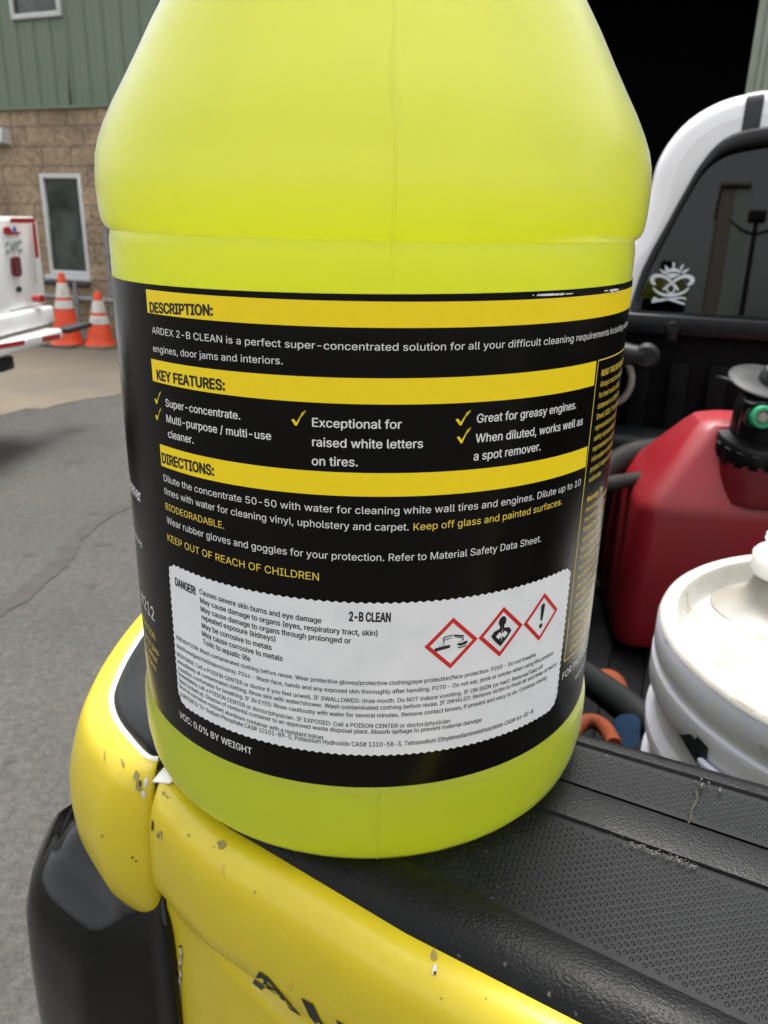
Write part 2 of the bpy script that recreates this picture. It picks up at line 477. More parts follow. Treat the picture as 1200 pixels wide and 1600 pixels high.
M['cap_black'] = pm('black_cap', (.02, .02, .02), .4)
M['plastic'] = jug_plastic()
M['liquid'] = liquid_mat()
M['chip_olive'] = pm('chip_adhesive', (.30, .24, .07), .6, col2=(.2, .16, .05), scale=200)
M['chip_white'] = pm('chip_white', (.6, .58, .52), .5, col2=(.10, .08, .05), scale=260, lo=.52, hi=.58)
M['trailer_white'] = pm('white_truck_body', (.76, .77, .77), .3, col2=(.70, .70, .69), scale=5, coat=.3, extra=speck((.3, .28, .24), 40, .68, .5))
M['grey_emblem'] = pm('grey_emblem', (.3, .32, .32), .5)
M['emblem_blue'] = pm('emblem_blue', (.05, .10, .3), .5)
M['cell'] = pm('lens_cells', (.16, .06, .07), .4)
M['steel_dark'] = pm('dark_steel', (.04, .04, .042), .5, metal=.5)
M['pale_green'] = pm('pale_green_siding', (.62, .72, .64), .7, col2=(.58, .68, .60), scale=1)
M['beige'] = pm('beige_wall', (.50, .42, .33), .9, col2=(.46, .38, .30), scale=2)

# ------------------------------------------------------------------ ground
structure(mesh_obj('asphalt_ground', [(-400, -400, GZ), (400, -400, GZ), (400, 400, GZ), (-400, 400, GZ)], [(0, 1, 2, 3)], M['asphalt']))

# building wall: plane parallel to the truck's tailgate
WA = R(22)
WN = Vector((math.sin(WA), math.cos(WA), 0))
WT = Vector((math.cos(WA), -math.sin(WA), 0))
WD = 8.25
def wl(u, z, off=0.0):       # off > 0 = towards the camera
    return WT * u + WN * (WD - off) + Vector((0, 0, z))
def wpx(px, py, off=0.0):
    P = onplane(px, py, WN * (WD - off), WN)
    return P.dot(WT), P.z

# sandy concrete apron with a ragged front edge
front = [(-260, 690), (-120, 662), (0, 649), (12, 645), (35, 634), (60, 641), (88, 632), (130, 625), (170, 619), (205, 613), (260, 607), (400, 597), (560, 588), (760, 583), (960, 583), (1200, 588), (1400, 596)]
fp = [onz(x, y, GZ) for x, y in front]
fp = [fp[0] - WT * 12, fp[0] - WT * 5, fp[0] - WT * 2] + fp + [fp[-1] + WT * 6]
fr_pts = []
for i in range(len(fp) - 1):
    for k in range(14):
        t = k / 14
        P = fp[i].lerp(fp[i + 1], t)
        P = P + Vector((0, 1, 0)) * (random.uniform(-.05, .05))
        fr_pts.append(P)
ap = MB()
rows = []
for P in fr_pts:
    u = P.dot(WT)
    Q = WT * u + WN * (WD - .02)
    rows.append([Vector((P.x, P.y, GZ + .004)), Vector((P.x, P.y, GZ + .004)).lerp(Vector((Q.x, Q.y, GZ + .02)), .5), Vector((Q.x, Q.y, GZ + .03))])
ap.grid(rows)
structure(ap.build('concrete_apron', M['concrete']))

# tar-filled crack wandering across the asphalt
cr = [(-120, 1000, 30), (-40, 965, 28), (0, 950, 26), (30, 935, 20), (62, 908, 18), (95, 880, 22), (108, 855, 24), (122, 838, 15), (150, 818, 12), (180, 798, 11), (205, 785, 10), (260, 762, 9), (330, 735, 8)]
L_, R_ = [], []
for i, (x, y, wd) in enumerate(cr):
    L_.append(onz(x - wd * .40, y - wd * .32, GZ + .004)); R_.append(onz(x + wd * .40, y + wd * .32, GZ + .004))
L_ = smoothpoly(L_, 2); R_ = smoothpoly(R_, 2)
cm = MB()
def jit(P, a): return P + Vector((random.uniform(-a, a), random.uniform(-a, a), 0))
cm.grid([[jit(a, .012), jit(b, .012)] for a, b in zip(L_, R_)])
structure(cm.build('crack_patch', M['tar']))

# ------------------------------------------------------------------ building
bld = thing('building', 'two tone building of tan split-face block below green metal siding with a dark garage opening', 'building', wl(-3.5, GZ))
u_l, u_r = -16.0, 12.0
z_sid = sum(wpx(x, y)[1] for x, y in ((0, 178), (100, 169), (188, 160))) / 3
g_r = wpx(1178, 72)[0]
g_l = g_r - 3.6
z_g = 3.3
z_top = 3.9
z_b0 = GZ
# lower window rectangle, upper window rectangle (traced)
def rect(pts, off=0):
    q = [wpx(x, y, off) for x, y in pts]
    return min(a for a, b in q), max(a for a, b in q), min(b for a, b in q), max(b for a, b in q)
us = [wpx(62, 275)[0], wpx(78, 430)[0]]; ue = [wpx(127, 268)[0], wpx(139, 428)[0]]
lw = (sum(us) / 2, sum(ue) / 2, (wpx(78, 431)[1] + wpx(139, 429)[1]) / 2, (wpx(62, 274)[1] + wpx(127, 268)[1]) / 2)
uw = (wpx(24, 36)[0], wpx(101, 22)[0], (wpx(24, 37)[1] + wpx(101, 22)[1]) / 2, (wpx(24, 37)[1] + wpx(101, 22)[1]) / 2 + 1.3)

def wall_with_holes(mb, u0, u1, z0, z1, holes, th, off=0.0, mi=0):
    """front face grid with rectangular holes plus reveals"""
    us_ = sorted({u0, u1, *[h[0] for h in holes], *[h[1] for h in holes]})
    zs_ = sorted({z0, z1, *[h[2] for h in holes], *[h[3] for h in holes]})
    us_ = [x for x in us_ if u0 <= x <= u1]; zs_ = [x for x in zs_ if z0 <= x <= z1]
    for i in range(len(us_) - 1):
        for j in range(len(zs_) - 1):
            cu, cz = (us_[i] + us_[i + 1]) / 2, (zs_[j] + zs_[j + 1]) / 2
            if any(h[0] < cu < h[1] and h[2] < cz < h[3] for h in holes): continue
            mb.add([wl(us_[i], zs_[j], off), wl(us_[i + 1], zs_[j], off), wl(us_[i + 1], zs_[j + 1], off), wl(us_[i], zs_[j + 1], off)], [(0, 1, 2, 3)], mi)
    for h in holes:
        a, b, c, d = max(h[0], u0), min(h[1], u1), max(h[2], z0), min(h[3], z1)
        for (p, q) in (((a, c), (a, d)), ((b, d), (b, c)), ((a, d), (b, d)), ((b, c), (a, c))):
            if p[1] == q[1] and not (z0 < p[1] < z1): continue
            mb.add([wl(*p, off), wl(*q, off), wl(*q, off - th), wl(*p, off - th)], [(0, 1, 2, 3)], mi)

gar = (g_l, g_r, GZ - .01, z_g)
mb = MB()
wall_with_holes(mb, u_l, u_r, z_b0, z_sid, [lw, gar], .22)
blockw = mb.build('block_wall', block_wall_mat(WT), bld, auto=None)
# corrugated siding: trapezoid ribs
pitch = (wpx(138, 112)[0] - wpx(33, 112)[0]) / 4
mb = MB()
u = u_l
ph = wpx(33, 112)[0]
start = ph - math.ceil((ph - u_l) / pitch) * pitch
k = 0
holes = [uw, gar]
while start + k * pitch < u_r:
    a = start + k * pitch
    prof = [(0, .035), (.018, .035), (.034, .012), (pitch * .5, .012), (pitch * .5 + .008, .016), (pitch * .5 + .016, .012), (pitch - .016, .012), (pitch, .035)]
    for (p0, o0), (p1, o1) in zip(prof[:-1], prof[1:]):
        zz = [(z_sid + .02, z_top)]
        mid = a + (p0 + p1) / 2
        for h in holes:
            if h[0] < mid < h[1]:
                nz_ = []
                for (c, d) in zz:
                    if h[2] > c: nz_.append((c, min(d, h[2])))
                    if h[3] < d: nz_.append((max(c, h[3]), d))
                zz = nz_
        for c, d in zz:
            if d - c > .01:
                mb.add([wl(a + p0, c, o0), wl(a + p1, c, o1), wl(a + p1, d, o1), wl(a + p0, d, o0)], [(0, 1, 2, 3)])
    k += 1
mb.build('metal_siding', M['siding'], bld, auto=20)
# base flashing under the siding
mb = MB()
for a, b in ((u_l, g_l), (g_r, u_r)):
    mb.box(wl((a + b) / 2, z_sid + .008, .03), WT * (b - a) / 2, WN * .03, Vector((0, 0, .016)))
mb.build('flashing', M['siding'], bld)
# windows
def window(rc, off, name='window'):
    a, b, c, d = rc
    fw = .055
    mb = MB()
    for (x0, x1, y0, y1) in ((a, a + fw, c, d), (b - fw, b, c, d), (a + fw, b - fw, d - fw, d), (a + fw, b - fw, c, c + fw)):
        mb.box(wl((x0 + x1) / 2, (y0 + y1) / 2, off), WT * (x1 - x0) / 2, WN * .035, Vector((0, 0, (y1 - y0) / 2)), bev=.006)
    fr = mb.build('window', M['alu'], bld)
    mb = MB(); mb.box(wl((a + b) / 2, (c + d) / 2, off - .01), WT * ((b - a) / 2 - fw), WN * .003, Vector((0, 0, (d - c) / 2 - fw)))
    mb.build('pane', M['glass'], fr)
    # room behind with a pale sill object and blind
    mb = MB()
    dp = 1.5
    mb.add([wl(a, c, off - dp), wl(b, c, off - dp), wl(b, d, off - dp), wl(a, d, off - dp)], [(0, 1, 2, 3)])
    for (p, q) in (((a, c), (a, d)), ((b, d), (b, c)), ((a, d), (b, d)), ((b, c), (a, c))):
        mb.add([wl(*p, off - .24), wl(*q, off - .24), wl(*q, off - dp), wl(*p, off - dp)], [(0, 1, 2, 3)])
    mb.build('room', M['room'], fr, auto=None)
    mb = MB()
    mb.box(wl(a + .62 * (b - a), c + .14 * (d - c), off - .32), WT * .26 * (b - a), WN * .06, Vector((0, 0, .09 * (d - c))), bev=.03)
    mb.box(wl(a + .30 * (b - a), c + .55 * (d - c), off - .25), WT * .012, WN * .012, Vector((0, 0, .36 * (d - c))))
    mb.build('cushion', M['alu'], fr)
    return fr
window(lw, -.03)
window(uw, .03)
# sill of the lower window
mb = MB(); mb.box(wl((lw[0] + lw[1]) / 2, lw[2] - .03, .02), WT * (lw[1] - lw[0]) * .56, WN * .05, Vector((0, 0, .028)), bev=.006)
mb.build('window_sill', M['alu'], bld)
# garage room
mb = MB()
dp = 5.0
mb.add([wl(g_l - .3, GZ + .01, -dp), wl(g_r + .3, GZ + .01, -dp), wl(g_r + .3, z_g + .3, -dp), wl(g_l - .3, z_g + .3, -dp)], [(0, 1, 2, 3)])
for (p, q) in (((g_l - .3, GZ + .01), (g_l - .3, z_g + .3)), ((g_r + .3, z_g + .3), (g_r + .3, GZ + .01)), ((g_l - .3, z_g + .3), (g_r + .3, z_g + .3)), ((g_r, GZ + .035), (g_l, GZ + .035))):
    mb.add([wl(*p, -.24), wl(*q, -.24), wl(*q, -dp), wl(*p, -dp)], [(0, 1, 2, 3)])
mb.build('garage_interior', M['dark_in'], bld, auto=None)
# door jambs: stepped steel channels
mb = MB()
for u0, sg in ((g_r, 1), (g_l, -1)):
    for (da, db, off) in ((-.01, .06, .05), (.06, .105, .075), (.105, .17, .055)):
        mb.box(wl(u0 + sg * (da + db) / 2, (GZ + z_g) / 2, off - .05), WT * (db - da) / 2, WN * .06, Vector((0, 0, (z_g - GZ) / 2)), bev=.008)
mb.box(wl((g_l + g_r) / 2, z_g + .06, 0), WT * 2.0, WN * .065, Vector((0, 0, .06)), bev=.008)
mb.build('door_frame', M['trim_green'], bld)
# wall light at the far left
a, z0 = wpx(2, 214, .1)
mb = MB()
mb.prism([wl(a - .22, z0 + .10, .0), wl(a - .22, z0 + .10, .12), wl(a - .22, z0 - .06, .16), wl(a - .22, z0 - .08, .0)], WT * .27)
mb.build('wall_light', M['alu'], bld)
# roof slab and side walls so that the building is a volume
mb = MB()
mb.box(wl((u_l + u_r) / 2, z_top + .1, -4), WT * (u_r - u_l) / 2 * 1.01, WN * 4.2, Vector((0, 0, .1)))
mb.build('roof', M['siding'], bld)
mb = MB()
for uu in (u_l, u_r):
    mb.box(wl(uu, (GZ + z_top) / 2, -4), WT * .1, WN * 4.0, Vector((0, 0, (z_top - GZ) / 2)))
mb.box(wl((u_l + u_r) / 2, (GZ + z_top) / 2, -8.05), WT * (u_r - u_l) / 2, WN * .05, Vector((0, 0, (z_top - GZ) / 2)))
mb.build('side_wall', M['siding'], bld)

# pipe work in front of the wall
def wp3(px, py, off): u_, z_ = wpx(px, py, off); return wl(u_, z_, off)
pr = thing('pipe_rail', 'grey horizontal gas pipe with short risers along the block wall behind the cones', 'pipe', wl(wpx(118, 465, .12)[0], GZ + .03, .12))
mb = MB()
a = wpx(71, 466, .12); b = wpx(176, 466, .12)
zz = (a[1] + b[1]) / 2
mb.tube([wl(a[0] - 1.2, zz, .12), wl(b[0] + 1.0, zz, .12)], .035, 12)
mb.build('pipe', M['pipe'], pr)
mb = MB()
c = wpx(118, 450, .12)
mb.tube([wl(c[0], zz, .12), wl(c[0], lw[2] - .06, .12)], .028, 10)
mb.tube([wl(c[0], zz, .12), wl(c[0], GZ + .02, .12)], .028, 10)
mb.lathe(wl(c[0], zz - .06, .12), [(0, 0), (.048, 0), (.048, .12), (0, .12)], 14)
mb.build('riser', M['pipe'], pr)
mb = MB()
a2 = wpx(70, 430, .1)
mb.tube([wl(a2[0], lw[2] - .10, .10), wl(lw[1] + .04, lw[2] - .10, .10)], .03, 10)
mb.build('pipe', M['steel_dark'], pr)
cdt = thing('conduit', 'thin vertical grey conduit with a coupling on the block wall beside the jug', 'conduit', wl(wpx(172, 430, .06)[0], GZ + .03, .06))
mb = MB()
cu = wpx(171, 420, .06)[0]
mb.tube([wl(cu, zz - .2, .06), wl(cu, wpx(164, 352, .06)[1], .06)], .035, 12)
mb.lathe(wl(cu, wpx(168, 393, .06)[1] - .05, .06), [(0, 0), (.052, 0), (.052, .1), (0, .1)], 14)
mb.build('pipe', M['pipe'], cdt)

# ------------------------------------------------------------------ traffic cones
def cone(name, label, base, h, lean, white_hi, base_mat, r_base):
    root = thing(name, label, 'traffic cone', base, 'traffic cones by the wall')
    B = Vector(base)
    ax = (Vector((0, 0, 1)) + Vector(lean)).normalized()
    def pr(z): return r_base * (1 - z) + .03 * z
    mb = MB()
    mb.lathe(B + Vector((0, 0, .03)), [(pr(0) * 1.12, 0), (pr(0), .02)] + [(pr(t), h * t) for t in (.1, .2, .3, .4, .5, .6, .7, .8, .9, .98)] + [(pr(1) * .8, h), (pr(1) * .5, h), (pr(1) * .4, h - .05), (0, h - .05)], 36, ax)
    mb.build('cone_body', M['cone_orange'], root)
    for (z0, z1) in white_hi:
        mb = MB()
        mb.lathe(B + Vector((0, 0, .03)), [(pr(z0) + .0015, h * z0), (pr(z0) + .004, h * z0 + .002), (pr(z1) + .004, h * z1 - .002), (pr(z1) + .0015, h * z1)], 36, ax)
        mb.build('reflective_collar', M['cone_white'], root)
    mb = MB()
    e = r_base * 1.55
    mb.box(B + Vector((0, 0, .016)), WT * e, WN * e, Vector((0, 0, .016)), bev=.012)
    mb.build('base', base_mat, root)
    return root
def height_to(px, py, B):
    v = ray(px, py); d = math.hypot(B.x, B.y) / math.hypot(v.x, v.y)
    return HC + v.z * d - B.z
B1 = onz(106, 541, GZ); B1.z = GZ + .006
B2 = onz(158, 543, GZ); B2.z = GZ + .006
h1 = height_to(86, 426, B1) - .03; h2 = height_to(152, 455, B2) - .03
cone('traffic_cone', 'tall orange traffic cone with black base half hidden by the white truck bumper', B1, h1, (.02, 0, 0), ((.505, .62), (.66, .86)), M['cone_base'], .165)
cone('traffic_cone', 'shorter orange traffic cone with dusty tan base standing free by the jug', B2, h2, (.03, 0, 0), ((.40, .555), (.61, .83)), M['cone_base_dusty'], .155)

# ------------------------------------------------------------------ white service truck at the left
ZB = -.62
E0 = onz(100, 531, ZB)
d_ = (E0 - onz(0, 562, ZB)); d_.z = 0; d_.normalize()
dn = Vector((d_.y, -d_.x, 0))            # outward (towards +x)
if dn.x < 0: dn = -dn
st = thing('service_truck', 'rear corner of a white service truck with red and white reflective tape', 'truck', (E0.x - 1.0, E0.y - .8, GZ))
def lipP(px, py, back=0.0): return onplane(px, py, E0 - dn * back, dn)
def tz(P, z): return Vector((P.x, P.y, z))
bk = .16
pe = lipP(70, 440, bk)                                   # panel right edge
z_pt = lipP(55, 339, bk).z
z_pm = lipP(82, 474, bk).z
deck_z = lipP(90, 508, .02).z
lip_lo = lipP(95, 531).z; lip_hi = lipP(100, 512).z
back = -dn * 2.6
wid = 2.0
# body
mb = MB()
pA = tz(pe, z_pm); pB = pA - d_ * wid
mb.box((pA + pB) / 2 + back / 2 + Vector((0, 0, (z_pt - z_pm) / 2)), d_ * wid / 2, back / 2, Vector((0, 0, (z_pt - z_pm) / 2)), bev=.025)
mb.build('body', M['trailer_white'], st)
mb = MB()
pA2 = lipP(85, 490, .09); pA2 = tz(pA2, (deck_z + z_pm) / 2)
hh = (z_pm - deck_z) / 2
mb.box(pA2 - d_ * wid / 2 - dn * 1.2, d_ * wid / 2, dn * 1.2, Vector((0, 0, hh)), bev=.015)
mb.build('lower_body', M['trailer_white'], st)
# bumper
mb = MB()
be = tz(E0, 0)
zc = (lip_hi + lip_lo) / 2
mb.box(tz(be, zc) - d_ * wid / 2 - dn * .13, d_ * wid / 2, dn * .13, Vector((0, 0, (lip_hi - lip_lo) / 2)), bev=.02)
mb.build('bumper', M['trailer_white'], st)
def strip(px0, px1, yfun, matn, name, hpx, back_=0.0, off=.004):
    mb = MB()
    pts = []
    for i in range(7):
        x = px0 + (px1 - px0) * i / 6
        y = yfun(x)
        a, b = lipP(x, y - hpx / 2, back_ - off), lipP(x, y + hpx / 2, back_ - off)
        pts.append([a, b])
    mb.grid(pts)
    return mb.build(name, M[matn], st, auto=None)
yf = lambda x: 541.5 - (x) * .172
strip(-60, 39, yf, 'tape_red', 'reflective_tape', 8)
strip(41, 64, yf, 'tape_white', 'reflective_tape', 8)
strip(66, 94, yf, 'tape_red', 'reflective_tape', 8)
strip(16, 55, lambda x: 344.5 - .0 * x, 'tape_red', 'reflective_tape', 8, bk, .03)
# vertical tape
def vstrip(y0, y1, xf, matn, wpx_):
    mb = MB(); pts = []
    for i in range(6):
        y = y0 + (y1 - y0) * i / 5; x = xf(y)
        pts.append([lipP(x - wpx_ / 2, y, bk - .03), lipP(x + wpx_ / 2, y, bk - .03)])
    mb.grid(pts); mb.build('reflective_tape', M[matn], st, auto=None)
xf = lambda y: 52.5 + (y - 349) * .105
vstrip(349, 403, xf, 'tape_red', 6)
vstrip(404, 438, xf, 'tape_white', 6)
# tail light, emblem rosette, keyhole, marker
def px_poly(pts, back_, off, mat_, name, th=.01):
    mb = MB()
    P = [lipP(x, y, back_ - off) for x, y in pts]
    mb.prism(P, -dn * th)
    return mb.build(name, M[mat_] if isinstance(mat_, str) else mat_, st)
tl = smoothpoly([(19, 402), (31, 401), (35, 428), (33, 431), (22, 431), (20, 424)], 2, True) if False else [(19, 404), (22, 401), (29, 401), (32, 404), (35, 426), (34, 430), (31, 432), (24, 432), (21, 429)]
lt = px_poly(tl, bk, .016, 'tail_red', 'tail_light', .012)
mbl = MB()
for yy in (407, 411, 415, 419, 423, 427):
    for xx in (24, 27, 30):
        c = lipP(xx + (yy - 407) * .12, yy, bk - .018)
        mbl.box(c, d_ * .008, dn * .002, Vector((0, 0, .006)))
o = mbl.build('reflector_cells', M['cell'], st); o.parent = lt; o.matrix_parent_inverse = Matrix()
def ell(cx, cy, rx, ry, n=18): return [(cx + rx * math.cos(2 * math.pi * i / n), cy + ry * math.sin(2 * math.pi * i / n)) for i in range(n)]
px_poly(ell(23.5, 384, 5, 7), bk, .012, 'grey_emblem', 'emblem')
for (x, y) in ((13, 380), (32, 378), (14, 393), (33, 391)):
    px_poly(ell(x, y, 2.5, 3.2, 10), bk, .012, 'grey_emblem', 'emblem')
px_poly(ell(31, 452, 3.6, 4.6), bk, .012, 'steel_dark', 'lock')
px_poly(ell(66, 467, 5, 6), bk - .06, .03, 'tape_red', 'marker_light', .05)
# small red and blue badge near the top edge
px_poly([(7, 356), (12, 354), (17, 357), (19, 363), (29, 362), (33, 364), (30, 366), (13, 367), (8, 364)], bk, .012, 'tape_red', 'badge')
px_poly([(20, 362), (23, 353), (26, 358), (27, 361)], bk, .012, 'emblem_blue', 'badge')
# rolled rack on the top edge and trim
mb = MB()
c0 = tz(pe, z_pt + .05) - d_ * .22 - dn * .25
mb.tube([c0, c0 - d_ * 1.6], .035, 10)
mb.tube([c0 - d_ * .05 - Vector((0, 0, .06)), c0 - d_ * .05], .02, 8)
mb.tube([c0 - d_ * 1.2 - Vector((0, 0, .06)), c0 - d_ * 1.2], .02, 8)
mb.build('rack', M['steel_dark'], st)
mb = MB()
tr = [lipP(-12, 420, bk - .03), lipP(2, 440, bk - .03), lipP(4, 470, bk - .03)]
mb.box(lipP(-16, 440, bk - .02), d_ * .16, dn * .01, Vector((0, 0, .22)), bev=.02)
mb.build('rear_door', M['trailer_white'], st)
# rear step: dark bar sticking out of the bumper end
mb = MB()
a_ = lipP(101, 521, .06)
mb.box(a_ + d_ * .14 + Vector((0, 0, .02)), d_ * .18, dn * .05, Vector((0, 0, .014)))
mb.build('step', M['steel_dark'], st)
# hitch block, chassis and wheels
mb = MB()
hc = onplane(-8, 560, E0 - dn * .2, dn)
mb.box(Vector((hc.x, hc.y, hc.z - .03)), d_ * .07, dn * .08, Vector((0, 0, .04)), bev=.01)
mb.box(tz(be, -.74) - d_ * 1.0 - dn * 2.0, d_ * .45, dn * 1.2, Vector((0, 0, .06)))
mb.build('hitch', M['steel_dark'], st)
for s_ in (.35, 1.75):
    wc = tz(be, GZ + .38) - d_ * s_ - dn * 1.5
    mb = MB(); mb.lathe(wc - d_ * .12, [(.2, .0), (.34, .01), (.38, .05), (.38, .2), (.34, .24), (.2, .24)], 40, d_)
    wh = mb.build('wheel', M['tyre'], st)
    mb = MB(); mb.lathe(wc - d_ * .1, [(0, .06), (.1, .05), (.19, .02), (.2, .0), (.2, .2), (.19, .18), (0, .14)], 32, d_)
    o = mb.build('rim', M['rim'], st); o.parent = wh; o.matrix_parent_inverse = Matrix()

# ------------------------------------------------------------------ pickup truck
S_END = 1.25                       # right end of the tailgate
S_MID = 0.55
def sw(px, py, z=0.0):
    P = onz(px, py, z)
    return P.dot(TT), P.dot(TN)
def line_fn(pxs, damp):
    q = sorted(sw(*p) for p in pxs)
    xs = [a for a, b in q]; ys = [b for a, b in q]
    s0 = (ys[1] - ys[0]) / (xs[1] - xs[0]); s1 = (ys[-1] - ys[-2]) / (xs[-1] - xs[-2])
    def fn(s):
        if s > S_MID: s = 2 * S_MID - s
        if s < xs[0]: return ys[0] + s0 * max(s - xs[0], -.2)
        if s > xs[-1]: return ys[-1] + s1 * damp * (1 - math.exp(-(s - xs[-1]) / damp))
        return interp(s, xs, ys)
    return fn
w_out = line_fn([(256, 1205), (265, 1215), (300, 1250), (345, 1288), (400, 1320), (630, 1458), (900, 1597)], .05)
w_pad0 = line_fn([(627, 1343), (1160, 1597)], .08)
w_pad1 = line_fn([(860, 1272.5), (1200, 1393)], .08)
w_grv = line_fn([(868.5, 1219), (1200, 1331)], .08)
w_pad3 = line_fn([(902.5, 1165), (1200, 1253)], .08)
w_in = line_fn([(905, 1142), (1200, 1224)], .08)

trk = thing('pickup_truck', 'yellow wrapped pickup truck with black bed trim and a white cab', 'truck', tw(S_MID, 1.2, GZ))

# --- tailgate skin
S0 = sw(250, 1203)[0]
def frange(a, b, n): return [a + (b - a) * i / n for i in range(n + 1)]
ss = [S0, S0 + .0012, S0 + .003] + frange(S0 + .006, .12, 110) + frange(.14, 2 * S_MID - S0 - .01, 30) + [2 * S_MID - S0 - .003, 2 * S_MID - S0]
prof = [(-.006, -.0035), (-.001, -.0018), (.003, -.0022), (.0065, -.0042), (.009, -.0075), (.0105, -.012), (.0113, -.018), (.0117, -.025), (.0118, -.032), (.0115, -.0372), (.0104, -.0395), (.0086, -.0425), (.0070, -.0455), (.0060, -.0485)]
zz = -.0485
while zz > -.125:
    zz -= .0024
    prof.append((.0058, zz))
prof += [(.0058, -.14), (.005, -.17), (.004, -.25), (.002, -.38), (0, -.50), (-.01, -.515), (-.05, -.52)]
def scoop(s, z):
    sl_ = interp(s, [-.135, -.118, -.098, -.07, -.04, .6], [-.0465, -.0500, -.0545, -.0625, -.071, -.11])
    if s < -.125 or z > -.0405: return 0
    t = (z - sl_) / .0035
    return .0045 * max(0, min(1, t)) * max(0, min(1, (s + .125) / .03))
rows = []
mirror = lambda s: min(s - S0, 2 * S_MID - S0 - s)
for s in ss:
    wo = w_out(s)
    endf = max(0.0, min(1.0, mirror(s) / .003)) ** .5
    rows.append([tw(s, wo - o * (endf if o > 0 else 1) * 1.0 + scoop(min(s, 2 * S_MID - s), z), z) for o, z in prof])
tgm = MB(); tgm.grid(rows)
# end caps and back
for r_, fl in ((rows[0], False), (rows[-1], True)):
    q = r_ + [r_[-1] + TN * .1, r_[0] + TN * .06]
    tgm.add(q, [list(range(len(q)))[::-1] if fl else list(range(len(q)))])
tailgate = tgm.build('tailgate', M['yellow'], trk, auto=50)
bvh_tg = BVHTree.FromObject(tailgate, bpy.context.evaluated_depsgraph_get())

# --- tailgate cap (black ledge with two dimpled pads)
def cap_section(s):
    a, b, c, d, e, f = w_out(s) + .0006, w_pad0(s), w_pad1(s), w_grv(s), w_pad3(s), w_in(s)
    return ([(a, -.006), (a + .0012, -.0024), (a + .004, .0004), (a + .009, .0022), (a + (b - a) * .55, .0028), (b - .004, .0024), (b - .0012, .0016), (b - .0004, -.0006)],
            [(b, -.0010), (b + .0004, -.0008), (c - .0004, -.0008), (c, -.0010)],
            [(c + .0001, .0), (c + .0006, .0012), (c + .003, .0016), (d - .004, .0018), (d - .0012, .0014), (d, -.0018)],
            [(d + .0002, -.0022), (d + .0012, -.0020), (d + .0016, -.0010), (e - .0004, -.0010), (e, -.0010)],
            [(e + .0002, .0002), (e + .001, .0012), (e + .004, .0014), (f - .003, .0010), (f, -.002), (f + .002, -.008), (f + .003, -.03), (f + .003, -.20)])
SC0, SC1 = S0 + .004, 2 * S_MID - S0 - .004
cs = frange(SC0, .2, 90) + frange(.22, SC1, 40)
secs = [cap_section(s) for s in cs]
mats = [M['grain'], M['pad']]
cp = MB()
for part, mi in ((0, 0), (1, 1), (2, 0), (3, 1), (4, 0)):
    cp.grid([[tw(s, a, z) for a, z in sec[part]] for s, sec in zip(cs, secs)], mi)
capo = cp.build('tailgate_cap', mats, trk, auto=40)
# dimpled surface of the two pads: one small cell per dimple
db = MB()
PIT, DS, DR = .0026, .00163, .00072
def cell(s, t, lo):
    out = [(-.5, -.5), (0, -.5), (.5, -.5), (.5, 0), (.5, .5), (0, .5), (-.5, .5), (-.5, 0)]
    vs = [tw(s + a * DS, lo(s + a * DS) + t + b * PIT, .0001) for a, b in out]
    for k, z in ((1.0, .0001), (.80, -.00008), (.4, -.00018)):
        for a, b in out:
            d = math.hypot(a, b)
            vs.append(tw(s + DR * k * a / d, lo(s + DR * k * a / d) + t + DR * 1.12 * k * b / d, z))
    vs.append(tw(s, lo(s) + t, -.0002))
    fs = []
    for l in range(3):
        for i in range(8):
            fs.append((l * 8 + i, l * 8 + (i + 1) % 8, l * 8 + 8 + (i + 1) % 8, l * 8 + 8 + i))
    for i in range(8): fs.append((24 + i, 24 + (i + 1) % 8, 32))
    db.add(vs, fs)
def flat(s, ta, tb, lo):
    if tb - ta < 1e-5: return
    db.add([tw(s - DS / 2, lo(s - DS / 2) + ta, .0001), tw(s + DS / 2, lo(s + DS / 2) + ta, .0001), tw(s + DS / 2, lo(s + DS / 2) + tb, .0001), tw(s - DS / 2, lo(s - DS / 2) + tb, .0001)], [(0, 1, 2, 3)])
for lo_, hi_, m0, tlo_ in ((w_pad0, w_pad1, .0028, -.0012), (w_grv, w_pad3, .0014, .0017)):
    j = 0
    s = SC0 + .002
    while s < .30:
        lo = lo_
        t0, t1 = tlo_, hi_(s) - lo_(s) + .0012
        t = t0 + m0 + (PIT * .5 if j % 2 else 0)
        a0 = t
        while t + PIT < t1 - .0026:
            cell(s, t + PIT / 2, lo); t += PIT
        flat(s, t0, a0, lo); flat(s, t, t1, lo)
        s += DS; j += 1
db.build('dimpled_pad', M['pad'], capo, auto=None)
# cuts across the pads
for (x0, y0, x1, y1) in ((1075, 1290, 1092, 1226), (935, 1490, 957, 1510)):
    a, b = onz(x0, y0, .0003), onz(x1, y1, .0003)
    pth = [a.lerp(b, i / 6) + Vector((random.uniform(-.0008, .0008), random.uniform(-.0008, .0008), 0)) for i in range(7)]
    ct = MB(); ct.tube(pth, [.0003, .0007, .0005, .0008, .0004, .0009, .0003], 5)
    ct.build('crack', M['gap'], capo)
du = MB()
for i in range(170):
    t = random.random() ** .6
    x, y = 945 + (1088 - 945) * t, 1305 + (1356 - 1305) * t
    P = onz(x + random.gauss(0, 2), y + random.gauss(0, 2.4), .0009)
    r_ = random.uniform(.0001, .00032)
    n_ = 5; ph_ = random.random() * 6
    du.add([P + Vector((r_ * math.cos(ph_ + 2 * math.pi * k / n_) * random.uniform(.5, 1.4), r_ * math.sin(ph_ + 2 * math.pi * k / n_) * random.uniform(.5, 1.2), .0004)) for k in range(n_)], [tuple(range(n_))])
